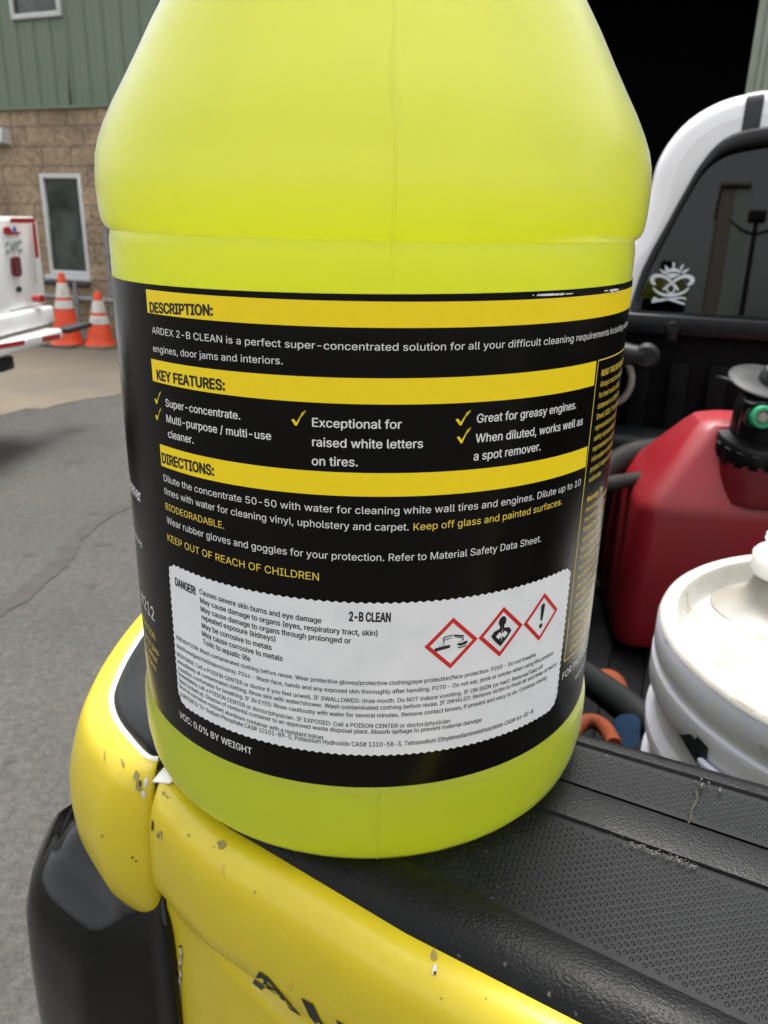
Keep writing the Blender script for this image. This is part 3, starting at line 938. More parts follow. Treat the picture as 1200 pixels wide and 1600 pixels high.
for (x, y) in ((1088, 1228), (1098, 1224), (1104, 1226), (1125, 1232), (1090, 1233), (1093, 1221)):
    a = onz(x, y, .0012); b = onz(x + random.uniform(-12, 12), y + random.uniform(-8, 8), .0025)
    du.tube([a, a.lerp(b, .5) + Vector((0, 0, .001)), b], .00028, 5)
for (x, y) in ((805, 1383), (770, 1402), (840, 1462), (760, 1330), (1130, 1420)):
    P = onz(x, y, .0016); du.add([P + Vector((random.uniform(-.0007, .0007), random.uniform(-.0007, .0007), 0)) for k in range(3)], [(0, 1, 2)])
du.build('dust_scuff', M['dust'], capo)
# body of the tailgate between skin and liner
tb = MB()
tb.box(tw(S_MID, .205, -.27), TT * (S_MID - S0 - .008), TN * .028, Vector((0, 0, .24)))
tb.build('inner_panel', M['liner'], trk)

# --- bed sides
rim_px = [(247, 1186), (233.5, 1186), (219, 1175), (203, 1157), (183, 1133), (172.6, 1112), (169.5, 1092), (172.6, 1076), (185, 1045), (199, 1019), (221, 985)]
rim = [sw(*p) for p in rim_px]
l_ = rim[-1]
rim += [(l_[0] - .008, l_[1] + .03), (l_[0] - .012, l_[1] + .07), (l_[0] - .014, l_[1] + .16), (l_[0] - .015, .7), (l_[0] - .015, 1.2), (l_[0] - .015, 1.64)]
rim3 = smoothpoly([Vector((a, b, 0)) for a, b in rim], 2)
def rim_normals(P):
    out = []
    for i in range(len(P)):
        t = (P[min(i + 1, len(P) - 1)] - P[max(i - 1, 0)]).normalized()
        out.append(Vector((-t.y, t.x, 0)) * (1 if True else -1))
    return out
rn = rim_normals(rim3)
# outward = away from the bed centre
rn = [(-n_ if n_.dot(Vector((-1, -1, 0))) < 0 else n_) for n_ in rn]
bprof = [(-.003, -.0015), (0, -.0005), (.0035, -.0005), (.0068, -.0016), (.0094, -.0038), (.0116, -.0080), (.0142, -.0155), (.0174, -.028), (.0178, -.038), (.0172, -.047), (.0150, -.055), (.0118, -.061), (.008, -.066), (.006, -.072), (.006, -.12), (.006, -.20), (.002, -.5), (-.02, -.72), (-.06, -.74)]
def bed_side(mir):
    f = (lambda s: 2 * S_MID - s) if mir else (lambda s: s)
    mb = MB()
    rows = []
    for i, (P, n_) in enumerate(zip(rim3, rn)):
        k = min(1.0, .62 + .38 * i / 10.0)
        fw_ = max(0, min(1, (P.y - .3) / .2))
        rows.append([tw(f(P.x + n_.x * (o * k if o > 0 else o)), P.y + n_.y * (o * k if o > 0 else o), z) for o, z in bprof])
    mb.grid(rows, flip=mir)
    bs = mb.build('bed_side', M['yellow'], trk, auto=50)
    # white edge where the wrap stops
    mb = MB()
    mb.grid([[tw(f(P.x + n_.x * o), P.y + n_.y * o, z) for o, z in ((-.0022, .0002), (-.0008, .0004), (.0001, .0002), (.0003, -.0006))] for P, n_ in zip(rim3, rn)])
    mb.build('wrap_edge', M['white_paint'], bs, auto=None, smooth=True)
    # black rail cap
    inner_s = -.115
    mb = MB(); rows = []
    nR = len(rim3)
    for i, (P, n_) in enumerate(zip(rim3, rn)):
        t = i / (nR - 1)
        q0 = Vector((P.x - n_.x * .0011, P.y - n_.y * .0011, 0))
        if P.y < .36:
            tt = max(0, (P.y - rim3[0].y) / (.36 - rim3[0].y))
            q1 = Vector((S0 - .008 + (inner_s - S0 + .008) * tt ** .7, rim3[0].y + .012 + (.40 - rim3[0].y - .012) * tt, 0))
        else:
            q1 = Vector((inner_s, P.y + .04 * max(0, 1 - (P.y - .36) / .3), 0))
        row = []
        for tt, z in ((0, -.001), (.03, .0016), (.12, .004), (.35, .0062), (.65, .0062), (.9, .0045), (.98, .002), (1, -.004)):
            p = q0.lerp(q1, tt); row.append(tw(f(p.x), p.y, z))
        p = q1; row.append(tw(f(p.x), p.y, -.06))
        rows.append(row)
    mb.grid(rows)
    mb.build('bed_rail_cap', M['rail'], bs, auto=50)
    # inner wall of the bed
    mb = MB()
    for k in range(9):
        a = .33 + k * .15
        mb.box(tw(f(inner_s - .012), a + .06, -.26), TT * .012, TN * .055, Vector((0, 0, .22)), bev=.01)
    mb.box(tw(f(inner_s - .03), .98, -.25), TT * .012, TN * .68, Vector((0, 0, .24)))
    mb.build('bed_liner_side', M['liner'], bs)
    return bs
bsl = bed_side(False)
bed_side(True)
# jamb at the seam
jm = MB()
s_r, w_r = rim[0]
jm.box(tw(S0 - .0085, w_r + .028, -.009), TT * .0032, TN * .033, Vector((0, 0, .0082)), bev=.0012)
jm.build('jamb', M['jamb'], bsl)
jm = MB()
jm.box(tw(S0 - .004, w_r + .055, -.26), TT * .006, TN * .045, Vector((0, 0, .25)))  # solid dark filler painting the shade inside the open seam
jm.build('seam_shade_fill', M['gap'], bsl)
jm = MB()
jm.prism([tw(S0 - .001, w_out(S0) - .004, -.0030), tw(S0 + .006, w_out(S0 + .006) - .001, -.0014), tw(S0 + .009, w_out(S0 + .009) + .006, -.001), tw(S0 - .001, w_out(S0) + .011, -.001)], Vector((0, 0, .0005)))
jm.build('paint_chip', M['white_paint'], tailgate)

# --- tail light (smoked)
def tail_light(mir):
    f = (lambda s: 2 * S_MID - s) if mir else (lambda s: s)
    top = [(281, 1500, -.078), (277, 1466, -.066), (268, 1446, -.058), (256, 1440, -.055), (240, 1447, -.060), (219, 1450, -.064), (190, 1430, -.065), (150, 1396, -.066), (115, 1366, -.066), (92, 1346, -.066), (84, 1330, -.066), (88, 1305, -.066), (110, 1255, -.066)]
    face = []
    for x, y, z in top:
        P = onz(x, y, z); face.append((P.dot(TT), P.dot(TN), z))
    face = smoothpoly([Vector(p) for p in face], 2)
    mb = MB(); rows = []
    cen = Vector((-.185, .235, 0))
    for p in face:
        inn = (Vector((cen.x, max(cen.y, p.y), 0)) - Vector((p.x, p.y, 0)))
        inn = inn.normalized() if inn.length > 1e-6 else Vector((1, 0, 0))
        row = []
        bul = max(0.0, min(1.0, (-.150 - p.x) / .03))
        for (o, dz) in ((.034, .022), (.017, .012), (.006, .005), (.0025, .002), (.0005, -.0004), (-.0012, -.0016), (-.006, -.0055), (-.0105, -.012), (-.0140, -.024), (-.0155, -.05), (-.0160, -.12), (-.014, -.2), (.004, -.30), (.012, -.31), (.03, -.312)):
            q = Vector((p.x, p.y, 0)) + inn * (o if o > 0 else o * (.12 + .88 * bul))
            row.append(tw(f(q.x), q.y, p.z + dz))
        rows.append(row)
    mb.grid(rows, flip=mir)
    r0 = rows[0]
    mb.add(r0 + [r0[-1] + TN * .05, r0[0] + TN * .05], [list(range(len(r0) + 2))])
    mb.build('tail_light', M['black_gloss'], trk, auto=45)
tail_light(False); tail_light(True)

# --- letters and chips traced on the tailgate skin
def on_tg(px, py, off=.0004):
    v = ray(px, py)
    h, n_, i_, d_x = bvh_tg.ray_cast(CAM, v)
    if h is None: return None
    if n_.dot(v) > 0: n_ = -n_
    return h + n_ * off
def tg_patch(mb, pts, off=.0004, mi=0, sub=6):
    """polygon in photo coordinates laid on the tailgate: filled in 2D, subdivided, then projected onto the skin"""
    bm = bmesh.new()
    vs = [bm.verts.new((x, y, 0)) for x, y in pts]
    bm.faces.new(vs)
    bmesh.ops.triangulate(bm, faces=bm.faces[:])
    for _ in range(3):
        ed = [e for e in bm.edges if e.calc_length() > sub]
        if not ed: break
        bmesh.ops.subdivide_edges(bm, edges=ed, cuts=1)
    bmesh.ops.triangulate(bm, faces=bm.faces[:])
    bm.verts.index_update()
    P = [on_tg(v.co.x, v.co.y, off) for v in bm.verts]
    if all(p is not None for p in P):
        fs = [[v.index for v in f.verts] for f in bm.faces]
        fs2 = []
        for q in fs:
            n_ = (P[q[1]] - P[q[0]]).cross(P[q[2]] - P[q[0]])
            fs2.append(q if n_.dot(CAM - P[q[0]]) > 0 else q[::-1])
        mb.add(P, fs2, mi)
    bm.free()
def zp(pts): return [(370 + x / 5.217, 1490 + y / 5.217) for x, y in pts]
let = MB()
for poly in ([(190, 140), (260, 185), (258, 215), (245, 245), (230, 272), (205, 300), (130, 240)],
             [(260, 185), (345, 290), (410, 370), (390, 375), (330, 300), (258, 215)],
             [(245, 245), (330, 300), (390, 375), (340, 345), (230, 272)],
             [(410, 370), (527, 508), (437, 455), (390, 375)],
             [(530, 355), (625, 405), (650, 460), (680, 530), (760, 640), (705, 640), (655, 574), (600, 505)],
             [(810, 530), (905, 590), (930, 650), (960, 720), (900, 720), (870, 640)]):
    tg_patch(let, zp(poly))
let.build('lettering', M['blk_vinyl'], tailgate, auto=None)
chp = MB()
def blob(cx, cy, rx, ry, mi, n=11, rot=0, j=.3, off=.0003):
    pts = []
    for i in range(n):
        a = 2 * math.pi * i / n
        k = 1 + random.uniform(-j, j)
        x, y = rx * k * math.cos(a), ry * k * math.sin(a)
        pts.append((cx + x * math.cos(rot) - y * math.sin(rot), cy + x * math.sin(rot) + y * math.cos(rot)))
    tg_patch(chp, pts, off, mi, 3)
blob(347, 1320, 6.5, 7, 0); blob(250, 1304, 3.5, 6, 0, rot=.3); blob(252, 1306, 1.6, 2.6, 1, off=.0005)
blob(678, 1493, 6, 8, 0); blob(679, 1515, 3.4, 8, 1, rot=.15); blob(680, 1521, 2, 3.5, 2, off=.0005)
for (x, y, r_) in ((295, 1305, 2), (256, 1240, 3), (262, 1246, 2), (334, 1324, 1.2), (398, 1394, 1.6), (640, 1415, 1.2), (690, 1560, 1.8), (760, 1560, 1.6), (600, 1500, 1)):
    blob(x, y, r_, r_ * 1.1, 0, 7)
for (x, y) in ((398, 1394), (250, 1305)):
    blob(x, y, .9, .9, 1, 6, off=.0006)
# chipped edge down the seam and beside the tail light
for i in range(26):
    y = 1478 + i * 4.9
    blob(284 - max(0, (y - 1510)) * .06 + random.uniform(-1.5, 1.5), y, random.uniform(1, 3.2), random.uniform(2, 4), random.choice((1, 1, 2, 0)), 7, off=.00045)
for (x, y, rx, ry, m_) in ((229, 1352, 3, 5, 1), (226, 1363, 2, 6, 2), (233, 1290, 1.5, 9, 2), (228, 1335, 1.5, 7, 2)):
    blob(x + 6, y, rx, ry, m_, 8)
chp.build('paint_chip', [M['chip_olive'], M['chip_white'], M['gap']], tailgate, auto=None)
# chips on the bed-side corner
bvh_bs = BVHTree.FromObject(bsl, bpy.context.evaluated_depsgraph_get())
_keep = bvh_tg
bvh_tg = bvh_bs
chp = MB()
blob(192, 1192, 2, 7, 0, rot=-.3); blob(214, 1212, 5, 7, 0); blob(217, 1228, 4.5, 10, 0, rot=-.2); blob(224, 1240, 3, 7, 1, rot=-.2); blob(220, 1224, 1.5, 5, 2, off=.0006)
blob(164, 1180, .8, 9, 0); blob(160, 1306, 1.6, 3, 0); blob(207, 1339, 2, 2, 1); blob(213, 1345, 1.5, 1.5, 2); blob(253, 1424, 3, 6, 1, rot=-.6); blob(228, 1222, 3, 8, 1)
chp.build('paint_chip', [M['chip_olive'], M['chip_white'], M['gap']], bsl, auto=None)
bvh_tg = _keep

# --- bed: floor, front wall, rail below the window
W_C = 1.70
fl = MB()
FZ = -.452
fl.box(tw(S_MID, .97, FZ - .02), TT * .69, TN * .72, Vector((0, 0, .02)))
for k in range(14):
    fl.box(tw(-.06 + k * .094, .97, FZ + .004), TT * .022, TN * .70, Vector((0, 0, .006)), bev=.004)
fl.build('bed_floor', M['liner'], trk)
fwm = MB()
def cabp(px, py, back=0.0): return onplane(px, py, TN * (W_C - back), TN)
z_rail_t = cabp(1100, 495, .07).z
z_rail_b = cabp(1100, 528, .07).z
fwm.box(tw(S_MID, W_C - .03, (FZ + z_rail_b) / 2), TT * .70, TN * .012, Vector((0, 0, (z_rail_b - FZ) / 2)))
ribs0 = cabp(1062, 575, .06).dot(TT); rp = cabp(1124, 578, .06).dot(TT) - ribs0
for k in range(-4, 20):
    fwm.box(tw(ribs0 + k * rp, W_C - .052, (FZ + z_rail_b) / 2 - .02), TT * rp * .27, TN * .012, Vector((0, 0, (z_rail_b - FZ) / 2 - .03)), bev=.006)
fwm.build('bed_front_panel', M['liner'], trk)
rlm = MB()
rlm.box(tw(S_MID, W_C - .045, (z_rail_t + z_rail_b) / 2), TT * .72, TN * .035, Vector((0, 0, (z_rail_t - z_rail_b) / 2)), bev=.006)
rlm.build('bed_front_rail', M['rail'], trk)
kn = MB()
c_ = cabp(1052, 512, .085)
kn.lathe(c_ - TN * .012, [(0, 0), (.011, .0), (.013, .004), (.013, .016), (0, .016)], 20, TN)
kn.box(c_ - Vector((0, 0, .012)), TT * .010, TN * .008, Vector((0, 0, .014)), bev=.003)
kn.build('latch', M['black'], trk)
# tie-down arm and ring at the front corner
ta = MB()
P0 = cabp(960, 556, .10); P1 = cabp(1010, 556, .12)
ta.tube([P0 - TT * .08, P0, P0.lerp(P1, .6), P1], [.030, .030, .021, .017], 14)
ta.lathe(P1, [(0, -.012), (.018, -.012), (.024, 0), (.018, .012), (0, .012)], 18, TN)
ta.build('tie_down', M['greyblack'], trk)
ta = MB()
c_ = cabp(956, 594, .12)
ring = [c_ + TT * math.cos(a) * .036 + Vector((0, 0, math.sin(a) * .046)) for a in frange(0, 2 * math.pi, 32)]
ta.tube(ring, .0065, 8, caps=False)
ta.build('tie_down_ring', M['spout'], trk)

# --- cab
sil_px = [(1014, 300), (1022, 262), (1034, 236), (1048, 215), (1065, 195), (1085, 178), (1110, 163), (1135, 152), (1160, 145), (1200, 138)]
sil = [cabp(*p) for p in sil_px]
sil = [(P.dot(TT), P.z) for P in sil]
seal_px = [(983, 486), (986, 474), (1003, 422), (1020, 388), (1040, 353), (1058, 320), (1075, 290), (1087, 268), (1100, 250), (1112, 235), (1125, 222), (1141, 212), (1159, 205), (1180, 201), (1200, 198)]
glass_px = [(1010, 489), (1000, 485), (997, 476), (1003, 456), (1015, 422), (1032, 388), (1050, 353), (1067, 320), (1084, 290), (1095, 272), (1106, 259), (1120, 246), (1137, 236), (1165, 229), (1200, 223)]
def half(pxs, back=0.0): return [(cabp(*p, back).dot(TT), cabp(*p, back).z) for p in pxs]
seal, glass = half(seal_px), half(glass_px)
def extend(h, top):
    """continue to the centre line with a gently rising crown, then mirror"""
    s1, z1 = h[-1]
    mid = [(s1 + (S_MID - s1) * t, z1 + (top - z1) * (1 - (1 - t) ** 2)) for t in (.2, .4, .6, .8, 1)]
    L = h + mid
    return L + [(2 * S_MID - s, z) for s, z in L[:-1][::-1]]
z_roof = sil[-1][1] + .035
silL = [(-.165, -.75), (-.168, -.2), (-.160, .02), (-.148, .12), (sil[0][0] - .016, sil[0][1] - .07)] + sil
OUT = extend(silL, z_roof)
SEA = extend(seal, seal[-1][1] + .03)
GLA = extend(glass, glass[-1][1] + .03)
def ring_fill(outer, inner, w_o, w_i, mb, mi=0):
    """band between two outlines resampled by arc fraction"""
    def resample(P, n):
        L = [0]
        for a, b in zip(P[:-1], P[1:]): L.append(L[-1] + math.hypot(b[0] - a[0], b[1] - a[1]))
        out = []
        for i in range(n + 1):
            x = L[-1] * i / n
            out.append((interp(x, L, [p[0] for p in P]), interp(x, L, [p[1] for p in P])))
        return out
    n = 120
    A, B = resample(outer, n), resample(inner, n)
    mb.grid([[tw(a[0], w_o, a[1]), tw(b[0], w_i, b[1])] for a, b in zip(A, B)], mi)
    return A, B
cab = MB()
# rear wall: strips of outline from the silhouette to the window opening, with a rounded rim, then roof and flanks extruded forward
def inset(P, d):
    out = []
    for i in range(len(P)):
        a, b = P[max(i - 1, 0)], P[min(i + 1, len(P) - 1)]
        t = Vector((b[0] - a[0], b[1] - a[1])).normalized()
        out.append((P[i][0] + t.y * d, P[i][1] - t.x * d))
    return out
OUTs = [(p.x, p.y) for p in smoothpoly([Vector((a, b, 0)) for a, b in OUT], 2)]
shell = [(.04, W_C - .002), (.022, W_C + .001), (.010, W_C + .006), (.003, W_C + .016), (0, W_C + .03)]
rows = []
layers = [[tw(s, w_, z) for s, z in inset(OUTs, d)] for d, w_ in shell]
layers += [[tw(s, W_C + .5, z + .012 * (z > .2)) for s, z in OUTs], [tw(s, W_C + 1.25, z) for s, z in OUTs]]
for i in range(len(OUTs)): rows.append([L[i] for L in layers])
cab.grid(rows)
# rear panel between the rim and the seal outline
inn = inset(OUTs, .04)
def upper(P, z0): return [p for p in P if p[1] >= z0]
zsb = SEA[0][1]
inn_u = [(interp(zsb, [-.75, -.2, .02, .12], [inn[0][0]] * 4), zsb)] + upper(inn, zsb) + [(2 * S_MID - inn[0][0], zsb)]
ring_fill(inn_u, SEA, W_C - .002, W_C - .002, cab)
cab.add([tw(inn[0][0] - .04, W_C - .002, -.75), tw(inn[-1][0] + .04, W_C - .002, -.75), tw(inn[-1][0] + .04, W_C - .002, zsb), tw(inn[0][0] - .04, W_C - .002, zsb)], [(0, 1, 2, 3)])
cabo = cab.build('cab', M['white_paint'], trk, auto=40)
sm = MB()
SEs = [(p.x, p.y) for p in smoothpoly([Vector((a, b, 0)) for a, b in SEA], 1)]
n = 150
def resample(P, n):
    L = [0]
    for a, b in zip(P[:-1], P[1:]): L.append(L[-1] + math.hypot(b[0] - a[0], b[1] - a[1]))
    return [(interp(L[-1] * i / n, L, [p[0] for p in P]), interp(L[-1] * i / n, L, [p[1] for p in P])) for i in range(n + 1)]
GLs = GLA + [GLA[0]]
SEs = SEA + [(2 * S_MID - SEA[0][0] , SEA[0][1]), SEA[0]]
A_, B_ = resample(SEs, n), resample(GLs, n)
# match loops by angle from the window centre so that the band stays even
cz = (GLA[0][1] + GLA[len(GLA) // 2][1]) / 2
def by_angle(P, m=180):
    q = sorted((math.atan2(z - cz, (s - S_MID) * .5), s, z) for s, z in resample(P, 900))
    an = [a for a, _, _ in q]
    out = []
    for i in range(m):
        a = -math.pi + 2 * math.pi * i / m
        out.append((interp(a, an, [s for _, s, _ in q]), interp(a, an, [z for _, _, z in q])))
    return out
A_, B_ = by_angle(SEs), by_angle(GLs)
rows = []
for a, b in zip(A_, B_):
    m1 = (a[0] * .8 + b[0] * .2, a[1] * .8 + b[1] * .2); m2 = (a[0] * .2 + b[0] * .8, a[1] * .2 + b[1] * .8)
    rows.append([tw(a[0], W_C, a[1]), tw(a[0], W_C - .012, a[1]), tw(m1[0], W_C - .017, m1[1]), tw(m2[0], W_C - .017, m2[1]), tw(b[0], W_C - .012, b[1]), tw(b[0], W_C + .022, b[1])])
sm.grid(rows, close_u=True)
sm.build('window_seal', M['seal'], cabo, auto=60)
gm = MB()
zb_ = min(z for s, z in B_)
def gw(z, d=0.0): return W_C - .006 + (z - zb_) * .085 + d      # the pane leans forward
gm.add([tw(s, gw(z), z) for s, z in B_], [list(range(len(B_)))])
gl_o = gm.build('rear_window', M['cab_glass'], cabo, auto=None)
# inner shading band (ceramic frit) just inside the glass
gm = MB()
C_ = [(S_MID + (s - S_MID) * .955, cz + (z - cz) * .86 + (.0 if z > cz else -.01)) for s, z in B_]
gm.grid([[tw(a[0], gw(a[1], .012), a[1]), tw(b[0], gw(b[1], .012), b[1])] for a, b in zip(B_, C_)], close_u=True)
gm.build('frit_band', M['seal'], gl_o, auto=None)
# dark grey stripes over the roof
def z_out(s):
    return interp(s, [p[0] for p in OUTs], [p[1] for p in OUTs]) if True else 0
xs_ = [p[0] for p in OUTs]; zs_ = [p[1] for p in OUTs]
def roof_z(s):
    best = None
    for (a, b) in zip(OUTs[:-1], OUTs[1:]):
        if a[0] <= s <= b[0] and b[0] > a[0]:
            t = (s - a[0]) / (b[0] - a[0]); z = a[1] + (b[1] - a[1]) * t
            best = z if best is None else max(best, z)
    return best
st_l = cabp(1162, 180).dot(TT); st_r = cabp(1190, 180).dot(TT)
for (a, b) in ((st_l, st_r), (2 * S_MID - st_r, 2 * S_MID - st_l)):
    mb = MB(); rows = []
    for s in frange(a, b, 8):
        zr = roof_z(s)
        zlow = interp(s, [p[0] for p in SEA], [p[1] for p in SEA]) - .004
        rows.append([tw(s, W_C - .0035, zlow), tw(s, W_C - .0035, zr - .038), tw(s, W_C - .0012, zr - .021), tw(s, W_C + .004, zr - .008), tw(s, W_C + .014, zr - .0005), tw(s, W_C + .03, zr + .0025), tw(s, W_C + .5, zr + .0145), tw(s, W_C + 1.24, zr + .0025)])
    mb.grid(rows); mb.build('roof_stripe', M['stripe'], cabo, auto=None, smooth=True)
# interior: floor box, seat backs with head rests
mb = MB()
mb.box(tw(S_MID, W_C + .62, -.40), TT * .66, TN * .58, Vector((0, 0, .34)))
mb.build('cab_floor', M['dark_in'], cabo)
for sc in (.10, .94):
    mb = MB()
    mb.box(tw(sc, W_C + .38, .02), TT * .24, TN * .07, Vector((0, 0, .20)), bev=.06)
    mb.box(tw(sc, W_C + .38, .275), TT * .12, TN * .05, Vector((0, 0, .06)), bev=.045)
    for q in (-.05, .05): mb.tube([tw(sc + q, W_C + .38, .19), tw(sc + q, W_C + .38, .26)], .007, 8)
    mb.build('seat', M['black'], cabo)
mb = MB()
mb.box(tw(S_MID, W_C + 1.2, -.02), TT * .62, TN * .03, Vector((0, 0, .33)))  # unseen dark wall added to block the cab front, so the pane only reflects
mb.build('cab_front_blackout', M['dark_in'], cabo)
# sticker: crown over interlaced horns with crossed bones
stk = MB()
def skp(x, y):
    P = cabp(1000 + x / 10, 380 + y / 10, .004)
    return tw(P.dot(TT), gw(P.z, -.0012), P.z)
def spoly(pts): 
    P = [skp(x, y) for x, y in pts]
    stk.add(P, [list(range(len(P)))])
def band(pts, wd):
    """tapering brush stroke through points"""
    P = smoothpoly([Vector((x, y, 0)) for x, y in pts], 3)
    nP = len(P); rows = []
    for i, p in enumerate(P):
        t = (P[min(i + 1, nP - 1)] - P[max(i - 1, 0)]).normalized(); nn = Vector((-t.y, t.x, 0))
        h = .78 * interp(i / (nP - 1), [k / (len(wd) - 1) for k in range(len(wd))], wd)
        a, b = p + nn * h, p - nn * h
        rows.append([skp(a.x, a.y), skp(b.x, b.y)])
    stk.grid(rows)
band([(245, 650), (190, 610), (185, 540), (260, 500), (380, 520), (480, 590), (560, 680), (600, 740)], [5, 35, 48, 38, 28, 26, 24, 10])
band([(740, 660), (810, 620), (820, 550), (740, 510), (620, 535), (520, 600), (420, 680), (360, 730)], [5, 32, 48, 38, 28, 26, 24, 10])
band([(200, 690), (260, 760), (360, 810), (480, 815), (600, 800), (700, 760), (770, 690)], [4, 20, 26, 30, 26, 20, 4])
band([(480, 610), (420, 680), (420, 750), (480, 790), (540, 750), (540, 680), (480, 610)], [12, 14, 14, 14, 14, 14, 12])
for poly in ([(300, 400), (390, 440), (370, 480), (350, 470)], [(390, 340), (450, 400), (420, 450), (395, 440)], [(510, 290), (550, 310), (540, 390), (510, 390)], [(620, 390), (670, 330), (690, 330), (640, 440)], [(650, 470), (690, 420), (780, 395), (690, 480)],
             [(350, 470), (420, 420), (520, 385), (600, 410), (660, 470), (560, 450), (470, 450), (390, 485)], [(400, 490), (520, 470), (640, 490), (560, 520), (500, 550), (430, 520)]):
    spoly(poly)
band([(190, 930), (230, 850), (280, 890), (400, 870), (480, 880), (600, 920), (700, 950)], [14, 30, 16, 20, 24, 22, 16])
band([(190, 915), (300, 900), (440, 870), (560, 860), (690, 850), (720, 880)], [22, 16, 20, 20, 16, 16])
stk.build('window_sticker', M['decal'], gl_o, auto=None)
# hood, nose and wheels beyond the cab
mb = MB()
hood = [(0, -.05), (.05, .06), (.25, .10), (.7, .08), (1.0, .02), (1.08, -.12), (1.10, -.62), (0, -.68)]
mb.prism([tw(-.215, W_C + 1.252 + a, z) for a, z in hood], TT * 1.53)
mb.build('hood', M['yellow'], trk)
for sgn, s_ in ((1, -.20), (-1, 1.30)):
    for w_ in (.98, 3.35):
        c_ = tw(s_, w_, GZ + .38)
        mb = MB(); mb.lathe(c_, [(.2, .0), (.34, .01), (.38, .05), (.38, .2), (.34, .24), (.2, .24)], 40, TT * sgn)
        wh = mb.build('wheel', M['tyre'], trk)
        mb = MB(); mb.lathe(c_, [(0, .06), (.1, .05), (.19, .02), (.2, .0), (.2, .2), (.19, .18), (0, .14)], 32, TT * sgn)
        mb.build('rim', M['rim'], wh)
mb = MB()
mb.box(tw(S_MID, 1.9, -.80), TT * .5, TN * 1.9, Vector((0, 0, .09)))
mb.build('chassis', M['steel_dark'], trk)
mb = MB()
mb.box(tw(S_MID, .10, -.66), TT * .72, TN * .07, Vector((0, 0, .08)), bev=.02)
mb.build('rear_bumper', M['steel_dark'], trk)

# ------------------------------------------------------------------ the jug
JD, JAZ = 0.257, R(-1.13)
JC = Vector((math.sin(JAZ) * JD, math.cos(JAZ) * JD, 0))
RL = 0.0764
jug = thing('jug', 'large translucent yellow-green cleaner jug with black printed label standing on the tailgate', 'jug', JC)
# direction from the axis to the camera is angle 0 on the label
PHI0 = math.atan2(-JC.y, -JC.x)
def cyl(u_, v_, off=0.0):
    a = PHI0 + u_ / RL
    return Vector((JC.x + (RL + off) * math.cos(a), JC.y + (RL + off) * math.sin(a), v_))
def lab(px, py):
    """photo pixel -> (u, v) on the label"""
    v = ray(px, py)
    dx, dy = v.x, v.y
    ox, oy = -JC.x, -JC.y
    A = dx * dx + dy * dy; B = 2 * (ox * dx + oy * dy); C_ = ox * ox + oy * oy - RL * RL
    D = max(0.0, B * B - 4 * A * C_)
    t = (-B - math.sqrt(D)) / (2 * A)
    P = CAM + v * t
    a = math.atan2(P.y - JC.y, P.x - JC.x) - PHI0
    while a > math.pi: a -= 2 * math.pi
    while a < -math.pi: a += 2 * math.pi
    return a * RL, P.z
JZ0 = .0002
prof = [(0, .006), (.050, .005), (.057, .0015), (.0625, .0), (.0665, .0002), (.0700, .0010), (.0732, .0029), (.0757, .0062), (.0770, .0105), (.0778, .016), (.0779, .0225), (.0777, .027), (.0772, .0294), (.0766, .0306), (RL, .0312),
        (RL, .06), (RL, .10), (RL, .14), (RL, .163), (RL, .170), (RL - .0002, .1716), (RL - .0005, .1728), (.0773, .1740), (.0780, .1756), (.0784, .1785), (.0786, .1835), (.0785, .187), (.0780, .1915), (.0769, .1955), (.0753, .1992), (.0728, .2040), (.0698, .2090), (.0660, .2155), (.0615, .2235), (.0562, .232), (.0500, .2405), (.0435, .2485), (.0370, .2560), (.031, .262), (.0265, .266), (.024, .270), (.0235, .276), (.0235, .291)]
us0 = lab(608, 600)[0]
aS = PHI0 + us0 / RL
angs = sorted([aS + math.pi * 2 * (i + .5) / 128 for i in range(128)] + [aS - .0045, aS - .0015, aS + .0015, aS + .0045])
rows = []
for a in angs:
    k = .00030 if abs(a - aS) < .002 else 0          # mould parting line
    rows.append([Vector((JC.x + (r + (k if r > .03 and (z > .166 or z < .03) else 0)) * math.cos(a), JC.y + (r + (k if r > .03 and (z > .166 or z < .03) else 0)) * math.sin(a), z + JZ0)) for r, z in prof])
mb = MB(); mb.grid(rows, close_u=True)
body = mb.build('body', M['plastic'], jug, auto=50)
def prof_r(z):
    zs = [p[1] for p in prof[4:]]; rs = [p[0] for p in prof[4:]]
    return interp(z, zs, rs)
# liquid
LV = .1850
li = [(0, .0075), (.05, .0065), (.060, .0025)] + [(r - .0016, z + .0006) for r, z in prof if .0008 < z < LV - .001 and r > .065] + [(prof_r(LV) - .0016, LV), (0, LV)]
mb = MB(); mb.lathe(JC + Vector((0, 0, JZ0)), li, 96)
mb.build('liquid', M['liquid'], jug, auto=60)
mb = MB(); mb.lathe(JC + Vector((0, 0, JZ0)), [(.0238, .272), (.0275, .272), (.0275, .296), (.0255, .2985), (0, .2985)], 64)
mb.build('cap', M['cap_black'], jug)

# --- label
ZT = .1621
ZB_ = .0312
tilt = (lab(940, 446)[1] - lab(230, 446)[1])
mb = MB()
n = 200
def lz(v_): return v_
mb.grid([[cyl(2 * math.pi * RL * i / n, ZB_ + (ZT + .0011 * math.sin(2 * math.pi * i / n) - ZB_) * k / 6, .00030) for k in range(7)] for i in range(n)], close_u=True)
bk_ = MB()
bk_.grid([[cyl(2 * math.pi * RL * i / n, ZB_ + .0003 + (ZT + .0011 * math.sin(2 * math.pi * i / n) - ZB_ - .0006) * k / 6, .00018) for k in range(7)] for i in range(n)], close_u=True)
label = mb.build('label', M['label'], jug, auto=None, smooth=True)

